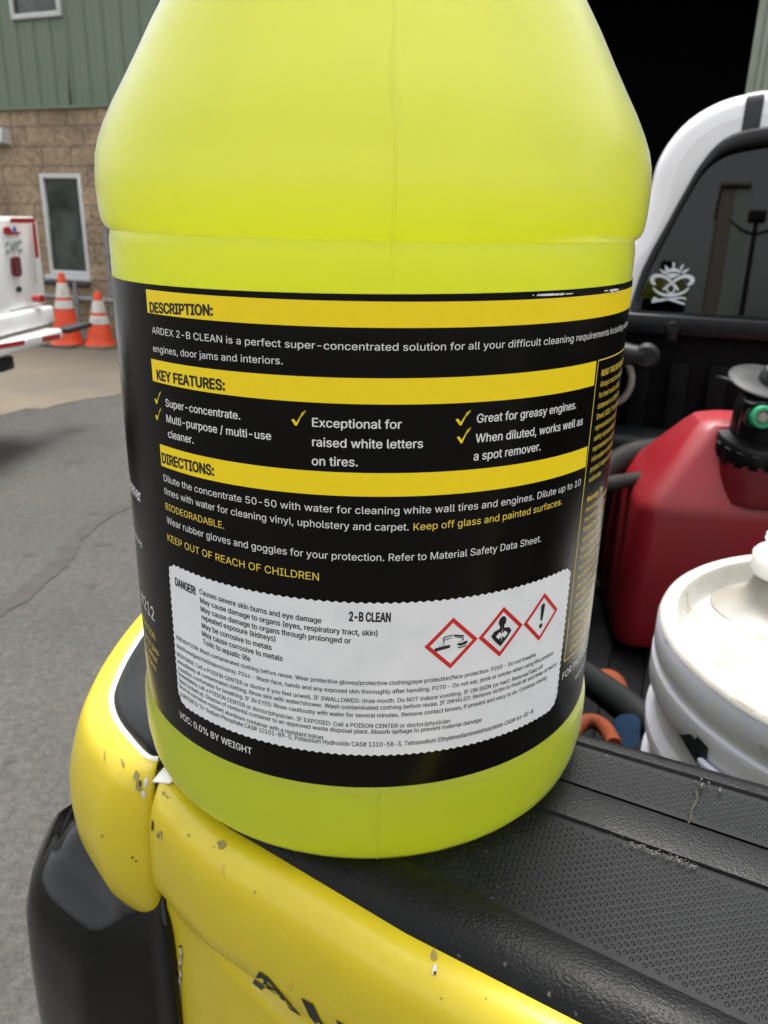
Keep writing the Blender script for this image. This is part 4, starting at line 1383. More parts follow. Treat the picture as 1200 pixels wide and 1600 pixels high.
bk_.build('label_backing', M['backing'], label, auto=None, smooth=True)
FONT = None
try:
    FONT = bpy.data.fonts.load(os.path.join(bpy.utils.resource_path('LOCAL'), 'datafiles', 'fonts', 'Inter.woff2'))
except Exception:
    FONT = None
_tc = {}
def text_geo(body, bold):
    if body in _tc: return _tc[body]
    c = bpy.data.curves.new('tmp', 'FONT')
    c.body = body; c.resolution_u = 4
    if FONT: c.font = FONT
    c.fill_mode = 'NONE'; c.extrude = 0; c.dimensions = '2D'
    o = bpy.data.objects.new('tmp', c); COL.objects.link(o)
    dg = bpy.context.evaluated_depsgraph_get(); dg.update()
    me = bpy.data.meshes.new_from_object(o.evaluated_get(dg))
    vs = [Vector((v.co.x, v.co.y)) for v in me.vertices]
    # closed outlines in drawing order
    loops, cur = [], []
    nxt = {}
    for e in me.edges: nxt.setdefault(e.vertices[0], []).append(e.vertices[1]); nxt.setdefault(e.vertices[1], []).append(e.vertices[0])
    seen = set()
    for k in range(len(vs)):
        if k in seen or k not in nxt: continue
        L = [k]; seen.add(k)
        a = k + 1 if k + 1 in nxt[k] else nxt[k][0]
        while a not in seen:
            L.append(a); seen.add(a)
            b = [q for q in nxt[a] if q not in seen]
            if not b: break
            a = b[0]
        if len(L) > 2: loops.append(L)
    bpy.data.objects.remove(o); bpy.data.curves.remove(c); bpy.data.meshes.remove(me)
    ed = [(L[i], L[(i + 1) % len(L)]) for L in loops for i in range(len(L))]
    V2, _, F2, *_r2 = mathutils.geometry.delaunay_2d_cdt(vs, ed, [], 0, 1e-7)
    bb = [(min(vs[q].x for q in L), max(vs[q].x for q in L), min(vs[q].y for q in L), max(vs[q].y for q in L), [vs[q] for q in L]) for L in loops]
    fs = []
    for f in F2:
        px_ = sum(V2[q].x for q in f) / len(f); py_ = sum(V2[q].y for q in f) / len(f)
        wn = 0
        for a0, a1, b0, b1, P in bb:
            if not (a0 < px_ < a1 and b0 < py_ < b1): continue
            for i in range(len(P)):
                p, q = P[i - 1], P[i]
                if (p.y <= py_) != (q.y <= py_):
                    xx = p.x + (py_ - p.y) / (q.y - p.y) * (q.x - p.x)
                    if xx > px_: wn += 1 if q.y > p.y else -1
        if wn: fs.append(tuple(f))
    vs = [(v.x, v.y) for v in V2]
    x0 = min(v[0] for v in vs); x1 = max(v[0] for v in vs)
    cap = .727 if FONT else .69
    _tc[body] = (vs, fs, x0, x1, cap)
    return _tc[body]
def strokes(bold):
    """heavier print: overlapping impressions a few microns apart in height"""
    if bold >= .03:
        return [(bold * math.cos(k * math.pi / 4), .8 * bold * math.sin(k * math.pi / 4), k * .000003) for k in range(8)]
    return [(0, 0, 0)] if bold < .008 else [(-bold, 0, 0), (bold, 0, .000005), (0, bold * .5, .00001), (0, -bold * .5, .000015)]
TALL = 1.15
def put_text(mb, body, p0, p1, cap_px, mi=0, bold=.006, off=.00036, until=None, shear=0):
    """lay a line of print on the label between two photo points (baseline start and end)"""
    vs, fs, x0, x1, cap = text_geo(body, bold)
    if until:
        _, _, a0, a1, _ = text_geo(until, bold); x1 = a1
    (u0, v0), (u1, v1) = lab(*p0), lab(*p1)
    mx, my = (p0[0] + p1[0]) / 2, (p0[1] + p1[1]) / 2
    vm = (v0 + v1) / 2
    # vertical scale measured where the label faces the camera
    ref = [(590, y) for y in (500, 700, 900, 1100, 1200)]
    k = [lab(x, y - 5)[1] - lab(x, y + 5)[1] for x, y in ref]
    zs = [lab(x, y)[1] for x, y in ref]
    mpp = interp(-vm, [-z for z in zs], k) / 10
    sy = TALL * cap_px * mpp / cap
    for bx, by, bz in strokes(bold):
        out = []
        for x, y in vs:
            t = (x + bx - x0) / (x1 - x0)
            uu = u0 + (u1 - u0) * t
            out.append(cyl(uu, v0 + (v1 - v0) * t + (y + by) * sy, off + bz))
        mb.add(out, fs, mi)
def put_right(mb, body, end, cap_px, width_k, mi, bold=.006, off=.00036, shear=0):
    """print that runs up to a right-hand end point (start is round the side)"""
    vs, fs, x0, x1, cap = text_geo(body, bold)
    u1, v1 = lab(*end)
    mpp = (lab(end[0] + 4, end[1] - 8)[1] - lab(end[0] + 4, end[1] + 8)[1]) / 16
    sy = cap_px * mpp / cap
    for bx, by, bz in strokes(bold):
        mb.add([cyl(u1 + (x + bx - x1) * sy * width_k, v1 + (y + by) * sy, off + bz) for x, y in vs], fs, mi)
def put_left(mb, body, start, cap_px, width_k, mi, bold=.004, off=.00036, v=None):
    vs, fs, x0, x1, cap = text_geo(body, bold)
    u0, v0 = lab(*start)
    if v is not None: v0 = v
    sy = cap_px * (lab(start[0], start[1] - 8)[1] - lab(start[0], start[1] + 8)[1]) / 16 / cap
    for bx, by, bz in strokes(bold):
        mb.add([cyl(u0 + (x + bx - x0) * sy * width_k, v0 + (y + by) * sy, off + bz) for x, y in vs], fs, mi)
def facing(mb):
    """turn every flat print face outwards"""
    for i, q in enumerate(mb.f):
        a, b, c = mb.v[q[0]], mb.v[q[1]], mb.v[q[2]]
        nn = (b - a).cross(c - a)
        if nn.dot(Vector((a.x - JC.x, a.y - JC.y, 0))) < 0: mb.f[i] = q[::-1]
def lin(Q):
    n_ = len(Q); mx = sum(q[0] for q in Q) / n_; my = sum(q[1] for q in Q) / n_
    k_ = sum((q[0] - mx) * (q[1] - my) for q in Q) / sum((q[0] - mx) ** 2 for q in Q)
    return lambda u_: my + k_ * (u_ - mx)
def band_on(pts_top, pts_bot, mat_, name, off=.00036, u_end=None, parent=None):
    T = [lab(*p) for p in pts_top]; B = [lab(*p) for p in pts_bot]
    u0, u1 = T[0][0], T[-1][0]
    b0, b1 = B[0][0], B[-1][0]
    if u_end: u1 = b1 = u_end
    fit = lin
    ft, fb = fit(T), fit(B)
    mb = MB(); n = 90
    mb.grid([[cyl(b0 + (b1 - b0) * i / n, fb(b0 + (b1 - b0) * i / n), off), cyl(u0 + (u1 - u0) * i / n, ft(u0 + (u1 - u0) * i / n), off)] for i in range(n + 1)])
    facing(mb)
    return mb.build(name, mat_, parent or label, auto=None, smooth=True)
band_on([(229.9, 453), (600, 468.5), (980, 451)], [(232.9, 490), (600, 509), (979, 483)], M['lab_yellow'], 'yellow_band', u_end=.128)
band_on([(238, 560.6), (600, 589.5), (930, 564)], [(241, 595), (600, 631), (926, 602)], M['lab_yellow'], 'yellow_band')
band_on([(251.6, 693), (600, 738.7), (916, 696.8)], [(254, 726), (600, 777.5), (913, 728)], M['lab_yellow'], 'yellow_band')
hd = MB()
put_text(hd, 'DESCRIPTION:', (237, 487.5), (333.7, 492.5), 21, bold=.036, off=.00041)
put_text(hd, 'KEY FEATURES:', (248, 592.5), (352.5, 609.5), 20.5, bold=.036, off=.00041)
put_text(hd, 'DIRECTIONS:', (255.8, 722), (335.6, 742.5), 20.5, bold=.036, off=.00041)
facing(hd); hd.build('heading_print', M['ink'], label, auto=None)
wt = MB()
full = 'ARDEX 2-B CLEAN is a perfect super-concentrated solution for all your difficult cleaning requirements including white walls,'
put_text(wt, full, (240, 520.5), (949, 523), 14.5, until='ARDEX 2-B CLEAN is a perfect super-concentrated solution for all your difficult cleaning requirements')
put_text(wt, 'engines, door jams and interiors.', (241.5, 549), (442.5, 569), 14.5)
put_text(wt, 'Super-concentrate.', (261, 634.5), (376.5, 655), 16, bold=.012)
put_text(wt, 'Multi-purpose / multi-use', (262.5, 659), (424.5, 687), 16, bold=.012)
put_text(wt, 'cleaner.', (264.8, 683), (304, 692.6), 16, bold=.012)
put_text(wt, 'Exceptional for', (488.6, 666), (627, 669), 17, bold=.012)
put_text(wt, 'raised white letters', (488.6, 696.4), (660, 699), 17, bold=.012)
put_text(wt, 'on tires.', (488, 726), (558.8, 728), 17, bold=.012)
put_text(wt, 'Great for greasy engines.', (744, 660), (898, 638), 17, bold=.012)
put_text(wt, 'When diluted, works well as', (742, 691), (908, 663), 17, bold=.012)
put_text(wt, 'a spot remover.', (739, 719), (842.5, 703), 17, bold=.012)
put_text(wt, 'Dilute the concentrate 50-50 with water for cleaning white wall tires and engines. Dilute up to 10', (258, 750.8), (904.8, 757.5), 14)
put_text(wt, 'times with water for cleaning vinyl, upholstery and carpet.', (258.8, 770.6), (638, 828), 14)
put_text(wt, 'Wear rubber gloves and goggles for your protection. Refer to Material Safety Data Sheet.', (263, 816.8), (843.6, 845.6), 14)
put_text(wt, 'VOC: 0.0% BY WEIGHT', (282.6, 1119.5), (394.5, 1178), 13, bold=.010)
# print that comes round from the front panel at the left
put_right(wt, 'Cleaner', (222.5, 786), 28, .95, 0, bold=.02)
put_right(wt, 'Removes', (224.5, 857), 15, .95, 0)
put_right(wt, '#212', (243.5, 971), 27, 1.0, 0, bold=.004)
# lower right
put_left(wt, 'FOR PROFESSIONAL USE ONLY', (876.5, 1062), 14, 1.0, 0)
put_left(wt, 'MADE IN U.S.A.', (897, 1062), 8, 1.0, 0)
facing(wt); wt.build('white_print', M['lab_white'], label, auto=None)
gd = MB()
put_text(gd, 'Keep off glass and painted surfaces.', (645.6, 828), (876, 787.5), 14)
put_text(gd, 'BIODEGRADABLE.', (261, 795), (351.8, 825.8), 14)
put_text(gd, 'KEEP OUT OF REACH OF CHILDREN', (264, 843.8), (498.8, 906.4), 14.5)
put_right(gd, 'CAUTION:', (245, 1001), 13, .95, 0)
put_right(gd, 'Do not use on glass', (250, 1025), 12, .95, 0)
put_right(gd, 'or painted', (247.5, 1036.5), 12, .95, 0)
put_right(gd, 'surfaces', (246, 1049), 12, .95, 0)
# gold column at the right edge
uL = (lab(935.6, 562.5)[0] + lab(877.5, 1035)[0]) / 2
vT = lab(935.6, 562.5)[1]; vB = lab(877.5, 1035)[1]
uR = uL + .062
gfr = MB()
def rule(u0, v0, u1, v1, wd=.00016):
    n_ = 24
    pts = []
    for i in range(n_ + 1):
        u_, v_ = u0 + (u1 - u0) * i / n_, v0 + (v1 - v0) * i / n_
        du_, dv_ = (0, wd) if abs(u1 - u0) > abs(v1 - v0) else (wd, 0)
        pts.append([cyl(u_ - du_, v_ - dv_, .00036), cyl(u_ + du_, v_ + dv_, .00036)])
    gfr.grid(pts)
rule(uL, vT, uR, vT); rule(uL, vB, uR, vB); rule(uL, vB, uL, vT); rule(uR, vB, uR, vT)
facing(gfr); gfr.build('printed_frame', M['lab_gold'], label, auto=None)
colm = ['READ THIS BEFORE USING', 'Always read the whole label', 'for best results. Safety', 'statement on Safety Data', 'Sheet (SDS). The company', 'representative is not a', 'safety representative. A', 'representative only gives', 'information on the same', 'product range and on the', 'entire line.', None, 'Warranty: The', 'manufacturer makes and', 'reconditions products.', 'Established firms and', 'specialized dealers', 'since 1950 hold them', 'in warehouses. Buyers', 'and users of goods', 'purchased accept this', 'and the stated terms of', 'warranty. No dealer', 'accepts liability for', 'direct or indirect', 'damages from use of', 'products beyond the', 'control of makers', 'effective today.']
gdc = MB()
v_a = lab(937.5, 587.6)[1]; v_b = lab(882.5, 1022)[1]
for i, t_ in enumerate(colm):
    if t_ is None: continue
    v_ = v_a + (v_b - v_a) * i / (len(colm) - 1)
    put_left(gdc, t_, (937.5, 587.6), 13 if i in (0, 12) else 12.5, .95, 0, bold=.018 if i in (0, 12) else .001, v=v_)
# shift the column text to the left rule
facing(gdc); gdc.build('column_print', M['lab_gold'], label, auto=None)
facing(gd); gd.build('gold_print', M['lab_gold'], label, auto=None)
# check marks
def check(x0, y0, x1, y1):
    ck = MB()
    sh = [(0, .62), (.16, .55), (.32, .80), (.70, .22), (1.0, 0), (.62, .45), (.36, 1.0), (.26, 1.0)]
    P = [lab(x0 + (x1 - x0) * a, y0 + (y1 - y0) * b) for a, b in sh]
    ck.add([cyl(u_, v_, .00036) for u_, v_ in P], [(0, 1, 2, 6, 7), (2, 3, 5, 6), (3, 4, 5)])
    P = [lab(x0 + (x1 - x0) * a, y0 + (y1 - y0) * b) for a, b in ((.70, .14), (.98, -.06), (.60, .28), (.40, .58))]
    ck.add([cyl(u_, v_, .00038) for u_, v_ in P], [(0, 1, 2, 3)])
    facing(ck); ck.build('check_mark', M['lab_yellow'], label, auto=None)
for q in ((243.5, 611, 254, 631), (244.5, 637, 254.5, 656), (456, 641, 479.5, 664.5), (711, 640.5, 736, 664), (713, 667.5, 736, 692)): check(*q)
# scuffs on the top edge of the label
sc = MB()
for i in range(110):
    x = random.choice((random.gauss(862, 12), random.gauss(955, 7)))
    u_, v_ = lab(x, 452 + random.gauss(0, 2.5))
    v_ = min(v_, ZT - .0003)
    a_ = random.uniform(.0001, .0006); b_ = random.uniform(.0001, .0003)
    sc.add([cyl(u_ + a_ * random.uniform(-1, 1) + dx * a_, v_ + dy * b_, .0006) for dx, dy in ((-1, -1), (1, -.6), (.8, 1), (-.7, .8))], [(0, 1, 2, 3)])
facing(sc); sc.build('scuff', M['lab_white'], label, auto=None)

# --- white hazard sticker with a serrated edge
hz = {}
cTL, cTR, cBL, cBR = lab(267, 876.5), lab(888, 883), lab(281, 1096), lab(864, 1101)
cTM, cBM = lab(600, 945), lab(597, 1186.5)
sxl = (cTL[0] + lab(278, 1070)[0]) / 2; sxr = (cTR[0] + lab(872, 1075)[0]) / 2
pt_ = lambda u_: interp(u_, [cTL[0], cTM[0], cTR[0]], [cTL[1], cTM[1], cTR[1]])
pb_ = lambda u_: interp(u_, [cBL[0], cBM[0], cBR[0]], [cBL[1], cBM[1], cBR[1]])
tt_ = [cTL, cTM, cTR]
ftop, fbot = lin([cTL, cTM, cTR]), lin([lab(330, 1123), cBM, lab(800, 1136)])
def stick(u_, v_, off=.00042): return cyl(u_, v_, off)
mb = MB(); NU, NV = 420, 130; PT = .0021
rows = []
rc = .0045
for i in range(NU + 1):
    a = i / NU; row = []
    for j in range(NV + 1):
        b = j / NV
        u_ = sxl + (sxr - sxl) * a
        vt, vb = ftop(u_), fbot(u_)
        # rounded corners
        du_ = min(u_ - sxl, sxr - u_)
        cut = rc - math.sqrt(max(0, rc * rc - (rc - du_) ** 2)) if du_ < rc else 0
        ser = .00022 * math.sin(2 * math.pi * u_ / PT)
        vt2, vb2 = vt - cut * .6 + ser, vb + cut + ser
        v_ = vb2 + (vt2 - vb2) * b
        edge = max(0, 1 - min(a, 1 - a) * 30)
        u_ += .00022 * math.sin(2 * math.pi * v_ / PT) * edge
        row.append(stick(u_, v_))
    rows.append(row)
mb.grid(rows); facing(mb)
sticker = mb.build('hazard_sticker', M['paper'], jug, auto=None, smooth=True)
sp = MB()
def fp(t_, p0, p1, cap_, b_=.012): put_text(sp, t_, p0, p1, cap_, bold=b_, off=.00047)
fp('DANGER!', (276.6, 913.4), (307.5, 928.4), 16, .035)
fp('Causes severe skin burns and eye damage', (314, 926.6), (502.5, 972.5), 10.5, .02)
fp('May cause damage to organs (eyes, respiratory tract, skin)', (315, 940.4), (589.5, 992), 10.5, .02)
fp('May cause damage to organs through prolonged or', (316, 953.6), (548.4, 1004), 10.5, .02)
fp('repeated exposure (kidneys)', (317.4, 966.5), (431.4, 1001), 10.5, .02)
fp('May be corrosive to metals', (317.4, 979.4), (425.4, 1014.5), 10.5, .02)
fp('May cause corrosive to metals', (318, 992), (442.5, 1031.6), 10.5, .02)
fp('Toxic to aquatic life', (319, 1004.6), (392.4, 1032.5), 10.5, .02)
fp('2-B CLEAN', (546, 968.5), (609.8, 970), 17, .035)
fp('PREVENTION: Wash contaminated clothing before reuse. Wear protective gloves/protective clothing/eye protection/face protection. P260 - Do not breathe', (278, 997.4), (835, 1024), 8)
fp('dust/fume/gas/mist/vapors/spray. P264 - Wash face, hands and any exposed skin thoroughly after handling. P270 - Do not eat, drink or smoke when using this product', (278.4, 1010), (862, 1021.5), 8)
fp('RESPONSE: Call a POISON CENTER or doctor if you feel unwell. IF SWALLOWED: rinse mouth. Do NOT induce vomiting. IF ON SKIN (or hair): Remove/Take off', (279, 1023.5), (845.8, 1042.8), 8)
fp('immediately all contaminated clothing. Rinse skin with water/shower. Wash contaminated clothing before reuse. IF INHALED: Remove victim to fresh air and keep at rest in', (279.6, 1034), (866.8, 1039), 8)
fp('a position comfortable for breathing. IF IN EYES: Rinse cautiously with water for several minutes. Remove contact lenses, if present and easy to do. Continue rinsing', (280.5, 1044.5), (851.5, 1059.8), 8)
fp('Immediately call a POISON CENTER or doctor/physician. IF EXPOSED: Call a POISON CENTER or doctor/physician', (281, 1053.5), (701.8, 1127.8), 8)
fp('Store locked up. Dispose of contents/ container to an approved waste disposal plant. Absorb spillage to prevent material damage', (282, 1064), (751, 1125.8), 8)
fp('Store in corrosive resistant aluminum container with a resistant inliner', (282.6, 1073), (506.4, 1154), 8)
fp('CONTENTS: Tri-Sodium Phosphate CAS# 10101-89-0, Potassium Hydroxide CAS# 1310-58-3, Tetrasodium Ethylenediaminetetraacetate CAS# 64-02-8.', (283.5, 1085.6), (832, 1112), 8.5)
facing(sp); sp.build('black_print', M['ink'], sticker, auto=None)
# pictograms
def picto(corners, draw):
    mb = MB()
    L, T, R_c, B = [Vector((*lab(*p), 0)) for p in corners]
    cen = (L + T + R_c + B) / 4
    def quadmap(a, b):        # a right, b up in the diamond's own frame (-1..1 along its diagonals)
        h = R_c - L; v_ = T - B
        p = cen + h * (a / 2) + v_ * (b / 2)
        return p.x, p.y
    outer = [(-1, 0), (0, 1), (1, 0), (0, -1)]
    k = .80
    for i in range(4):
        a, b = outer[i], outer[(i + 1) % 4]
        sub = 5
        rows = []
        for t in range(sub + 1):
            p = (a[0] + (b[0] - a[0]) * t / sub, a[1] + (b[1] - a[1]) * t / sub)
            rows.append([cyl(*quadmap(*p), .00047), cyl(*quadmap(p[0] * k, p[1] * k), .00047)])
        mb.grid(rows, 0)
    def poly(pts, mi=1, off=.00049):
        P = [cyl(*quadmap(*p), off) for p in pts]
        bm = bmesh.new(); vs = [bm.verts.new((*p, 0)) for p in pts]
        bm.faces.new(vs); bmesh.ops.triangulate(bm, faces=bm.faces[:]); bm.verts.index_update()
        fs = [[v.index for v in f.verts] for f in bm.faces]; bm.free()
        mb.add(P, fs, mi)
    draw(poly)
    facing(mb)
    mb.build('pictogram', [M['lab_red'], M['ink'], M['paper']], sticker, auto=None)
def d_corr(poly):
    poly([(-.62, -.10), (-.06, -.04), (-.06, -.16), (-.62, -.24)])          # metal block
    for x in (-.44, -.34, -.26): poly([(x - .015, .0), (x + .02, .0), (x + .01, -.09), (x, -.12)])
    poly([(-.36, .22), (-.30, .30), (.02, .34), (.02, .30), (-.26, .26), (-.32, .20)])   # left tube outline
    poly([(-.34, .20), (-.31, .10), (-.28, .10), (-.30, .20)]); poly([(-.35, .10), (-.30, .03), (-.27, .10)])
    poly([(-.30, .19), (.02, .24), (.02, .21), (-.28, .155)])
    poly([(.05, .28), (.42, .18), (.46, .24), (.06, .34)]); poly([(.08, .23), (.40, .13), (.42, .16), (.08, .26)])
    poly([(.38, .10), (.41, .16), (.45, .10), (.42, .02)])
    poly([(.18, -.08), (.34, -.16), (.56, -.12), (.62, -.02), (.46, -.06), (.50, .0), (.36, -.05), (.26, -.03)])
    poly([(.20, -.18), (.30, -.24), (.52, -.22), (.60, -.16), (.40, -.19)])
    for x in (.26, .36, .52): poly([(x, .0), (x + .03, .06), (x + .025, -.02)])
def d_body(poly):
    import math as m_
    poly([(.0 + .17 * m_.cos(2 * m_.pi * i / 16), .42 + .21 * m_.sin(2 * m_.pi * i / 16)) for i in range(16)])
    poly([(-.09, .24), (.09, .24), (.10, .14), (-.10, .14)])
    poly([(-.46, -.06), (-.34, .10), (-.12, .15), (.12, .15), (.34, .10), (.46, -.06), (.28, -.30), (0, -.58), (-.28, -.30)])
    st_ = []
    for i in range(16):
        a = 2 * m_.pi * i / 16; r_ = .30 if i % 4 == 0 else (.20 if i % 2 == 0 else .055)
        st_.append((r_ * m_.cos(a) * .9 + .02, -.12 + r_ * m_.sin(a)))
    poly(st_, 2, .00053)
def d_excl(poly):
    poly([(-.12, .50), (0, .58), (.12, .50), (.06, -.14), (-.06, -.14)])
    import math as m_
    poly([(.10 * m_.cos(2 * m_.pi * i / 14), -.36 + .10 * m_.sin(2 * m_.pi * i / 14)) for i in range(14)])
picto([(662.2, 1009.3), (707.5, 964), (745.2, 996), (702.4, 1043.6)], d_corr)
picto([(746.6, 996), (785.4, 947), (815.2, 974.8), (778.4, 1025)], d_body)
picto([(816, 974.8), (849.2, 925.2), (869, 950.7), (840, 1000.3)], d_excl)

def height_at(px, py, ref):
    v = ray(px, py); d = math.hypot(ref.x, ref.y) / math.hypot(v.x, v.y)
    return HC + v.z * d
# ------------------------------------------------------------------ white pail in the bed
PC = onz(1200, 950, -.063); PC = Vector((.329, .438, 0)); PZ = -.063
pail = thing('pail', 'dirty white plastic pail with grimy lid and pull-up spout before the red fuel can', 'pail', (PC.x, PC.y, FZ + .012))
mb = MB()
C0 = Vector((PC.x, PC.y, PZ))
hb = FZ + .012 - PZ
mb.lathe(C0, [(0, hb + .004), (.120, hb + .004), (.124, hb), (.128, hb + .006), (.141, -.135), (.1425, -.128), (.1475, -.122), (.1478, -.116), (.1430, -.112), (.1432, -.092), (.1490, -.086), (.1496, -.076), (.1445, -.070), (.1445, -.040), (.1462, -.036)], 96)
# fluted lower rings
mb.build('bucket', M['pail'], pail, auto=40)
mb = MB()
mb.lathe(C0, [(.1465, -.050), (.1500, -.049), (.1512, -.046), (.1512, -.030), (.1494, -.0285), (.1494, -.0255), (.1508, -.023), (.1508, -.008), (.1500, -.0045)], 128)
skirt = mb
mb = MB()
mb.lathe(C0, [(.1500, -.0045), (.1490, -.0020), (.1470, -.0003), (.1440, .0), (.1395, -.0012), (.1375, -.0055), (.1360, -.0130), (.1330, -.0172), (.1240, -.0180), (.10, -.0165), (.066, -.0155), (.060, -.0150), (.0580, -.0135), (.0545, -.0135), (.0520, -.0165), (.050, -.021), (0, -.0215)], 128)
lid = mb.build('lid', M['lid'], pail, auto=40)
skirt.build('rim_band', M['pail'], lid, auto=40)
# tear band: square pull tab and cut-outs at the front right
mb = MB()
def rimp(az_deg, z, off): 
    a = R(az_deg)
    return Vector((PC.x + (.1512 + off) * math.cos(a), PC.y + (.1512 + off) * math.sin(a), PZ + z))
az_t = math.degrees(math.atan2(onz(1185, 1150, -.1).y - PC.y, onz(1185, 1150, -.1).x - PC.x))
for (a0, a1, z0, z1, mi) in ((-2, 11, -.050, -.0465, 0), (0, 9, -.066, -.052, 0), (11, 13.5, -.064, -.044, 0)):
    rows = []
    for i in range(9):
        a = az_t + a0 + (a1 - a0) * i / 8
        rows.append([rimp(a, z0, .0012), rimp(a, z0, .004), rimp(a, z1, .004), rimp(a, z1, .0012)])
    mb.grid(rows, mi)
for k in range(7):
    a = az_t + .8 + k * 1.2
    mb.tube([rimp(a, -.0655, .004), rimp(a, -.053, .004)], .0012, 6)
mb.build('pull_tab', M['pail'], lid)
mb = MB()
poly = [(-10.5, -.047), (-2.5, -.055), (-2.5, -.047), (-.8, -.0465), (-1, -.0385), (-4.5, -.037), (-5.2, -.0405), (-6.6, -.0395)]
mb.add([rimp(az_t + a, z, .0004) for a, z in poly], [list(range(len(poly)))])
mb.build('band_notch', M['greyblack'], lid, auto=None)
# spout
SP = onz(1212, 930, PZ - .01)
SP = onz(1214, 960, PZ - .0205)
mb = MB()
mb.lathe(SP, [(0, .0), (.047, .0), (.045, .004), (.030, .010), (.024, .016), (.020, .026), (.0185, .034), (0, .036)], 48)
mb.build('spout', M['spout'], lid)
hz_ = height_at(1205, 868, SP) - SP.z
hp = SP + Vector((0, 0, hz_ + .012))
mb = MB()
mb.lathe(SP + Vector((0, 0, hz_ - .012)), [(0, .0), (.022, .0), (.0235, .003), (.0235, .014), (.021, .017), (0, .0175)], 40)
def ringpts(c, rx, ry, ang, n=28):
    x = Vector((math.cos(ang), math.sin(ang), 0)); y = Vector((-math.sin(ang), math.cos(ang), 0))
    return [c + x * rx * math.cos(2 * math.pi * i / n) + y * ry * math.sin(2 * math.pi * i / n) for i in range(n + 1)]
mb.tube(ringpts(hp + Vector((.012, -.004, .002)), .026, .017, R(160)), .0045, 8, caps=False)
mb.build('spout_cap', M['pail'], lid)

# ------------------------------------------------------------------ red fuel can
can = thing('fuel_can', 'red plastic fuel can with black screw collar and green button behind the white pail', 'fuel can', (0, 0, 0))
CB = onz(957, 1012, FZ + .012)       # bottom left corner on the floor
FA = R(8)                             # the can is turned a little
cx_ = Vector((math.cos(FA), -math.sin(FA), 0)); cy_ = Vector((math.sin(FA), math.cos(FA), 0))
CW, CDp = .34, .27
can.location = CB + cx_ * CW / 2 + cy_ * CDp / 2
WORLD[can.name] = Matrix.Translation(can.location)
def canP(a, b, z): return CB + cx_ * a + cy_ * b + Vector((0, 0, z))
zsh = height_at(992, 775, canP(0.01, .06, 0)) - CB.z       # shoulder height
ztp = height_at(1090, 650, canP(.10, .12, 0)) - CB.z        # top
print('can heights', zsh, ztp)
def rrect(x0, x1, y0, y1, r_, n=14):
    pts = []
    for (cx, cy, a0) in ((x1 - r_, y1 - r_, 0), (x0 + r_, y1 - r_, 90), (x0 + r_, y0 + r_, 180), (x1 - r_, y0 + r_, 270)):
        for i in range(n + 1):
            a = R(a0 + 90 * i / n); pts.append((cx + r_ * math.cos(a), cy + r_ * math.sin(a)))
    return pts
mb = MB(); rows = []
H2 = ztp - zsh
sec = [(.010, 0, .03), (.003, .005, .032), (.0, .014, .034), (-.001, .05, .034), (.004, zsh * .5, .034), (.012, zsh * .94, .033), (.0145, zsh * .985, .033), (.0185, zsh + .004, .032), (.030, zsh + H2 * .16, .03), (.062, zsh + H2 * .52, .03), (.092, zsh + H2 * .86, .03), (.102, zsh + H2 * .95, .03), (.118, ztp, .03)]
for ins, z, r_ in sec:
    fy = ins if z <= zsh else .0145 + (ins - .0145) * .80
    rows.append([canP(x, y, z) for x, y in rrect(ins, CW - ins * .8, fy, CDp - fy, min(r_, CDp / 2 - fy - .002))])
cols = list(map(list, zip(*rows)))
mb.grid(cols, close_u=True)
mb.add(rows[0], [list(range(len(rows[0])))]); mb.add(rows[-1], [list(range(len(rows[-1])))])
mb.build('body', M['red'], can, auto=24)
kc = onplane(1188, 678, canP(0, .085, 0), cy_)
KC = Vector((kc.x, kc.y, kc.z - .03))
mb = MB()
e0 = KC - Vector((0, 0, .028))
mb.lathe(KC - Vector((0, 0, .06)), [(.076, 0), (.070, .04), (.066, .055), (0, .055)], 40)
mb.build('neck', M['red'], can, auto=40)
rk = .066
ax = (Vector((0, 0, 1)) - cy_ * .22).normalized()
cpf = []
mb.lathe(KC - ax * .02, [(0, 0), (rk * .93, 0), (rk, .006), (rk * .98, .046), (rk * .92, .053), (rk * .62, .056), (rk * .60, .075), (0, .075)], 48, ax)
for i in range(20):
    a = 2 * math.pi * i / 20
    x = ax.orthogonal().normalized(); y = ax.cross(x)
    d = x * math.cos(a) + y * math.sin(a)
    mb.box(KC - ax * .02 + d * rk + ax * .026, d * .0016, ax * .02, ax.cross(d) * .006, bev=.0015)
mb.build('screw_collar', M['black'], can)
mb = MB()
sb = KC + ax * .035
mb.lathe(sb, [(0, 0), (.046, 0), (.046, .045), (.040, .058), (0, .058)], 32, ax)
mb.tube([sb - cx_ * .032 - cy_ * .022, sb - cx_ * .034 - cy_ * .026 + ax * .055], .010, 10)
mb.build('spout_body', M['black'], can)
bt = onplane(1190, 652, KC - cy_ * .055, cy_)
mb = MB(); 
bax = (-cy_ * 1.0 + Vector((0, 0, .18))).normalized()
mb.lathe(bt, [(.010, -.02), (.0165, -.02), (.0165, .004), (.0145, .009), (.0105, .0095), (.0095, .006), (.0095, -.02)], 36, bax)
mb.build('button', M['green'], can)
mb = MB(); mb.lathe(bt, [(0, -.004), (.0092, -.004), (.0092, .004), (.006, .007), (0, .0075)], 28, bax)
mb.build('button_centre', M['spout'], can)
mb = MB(); mb.lathe(bt, [(.018, -.025), (.022, -.025), (.022, -.002), (.0185, .0), (.0178, -.01)], 36, bax)
mb.build('button_housing', M['black'], can)
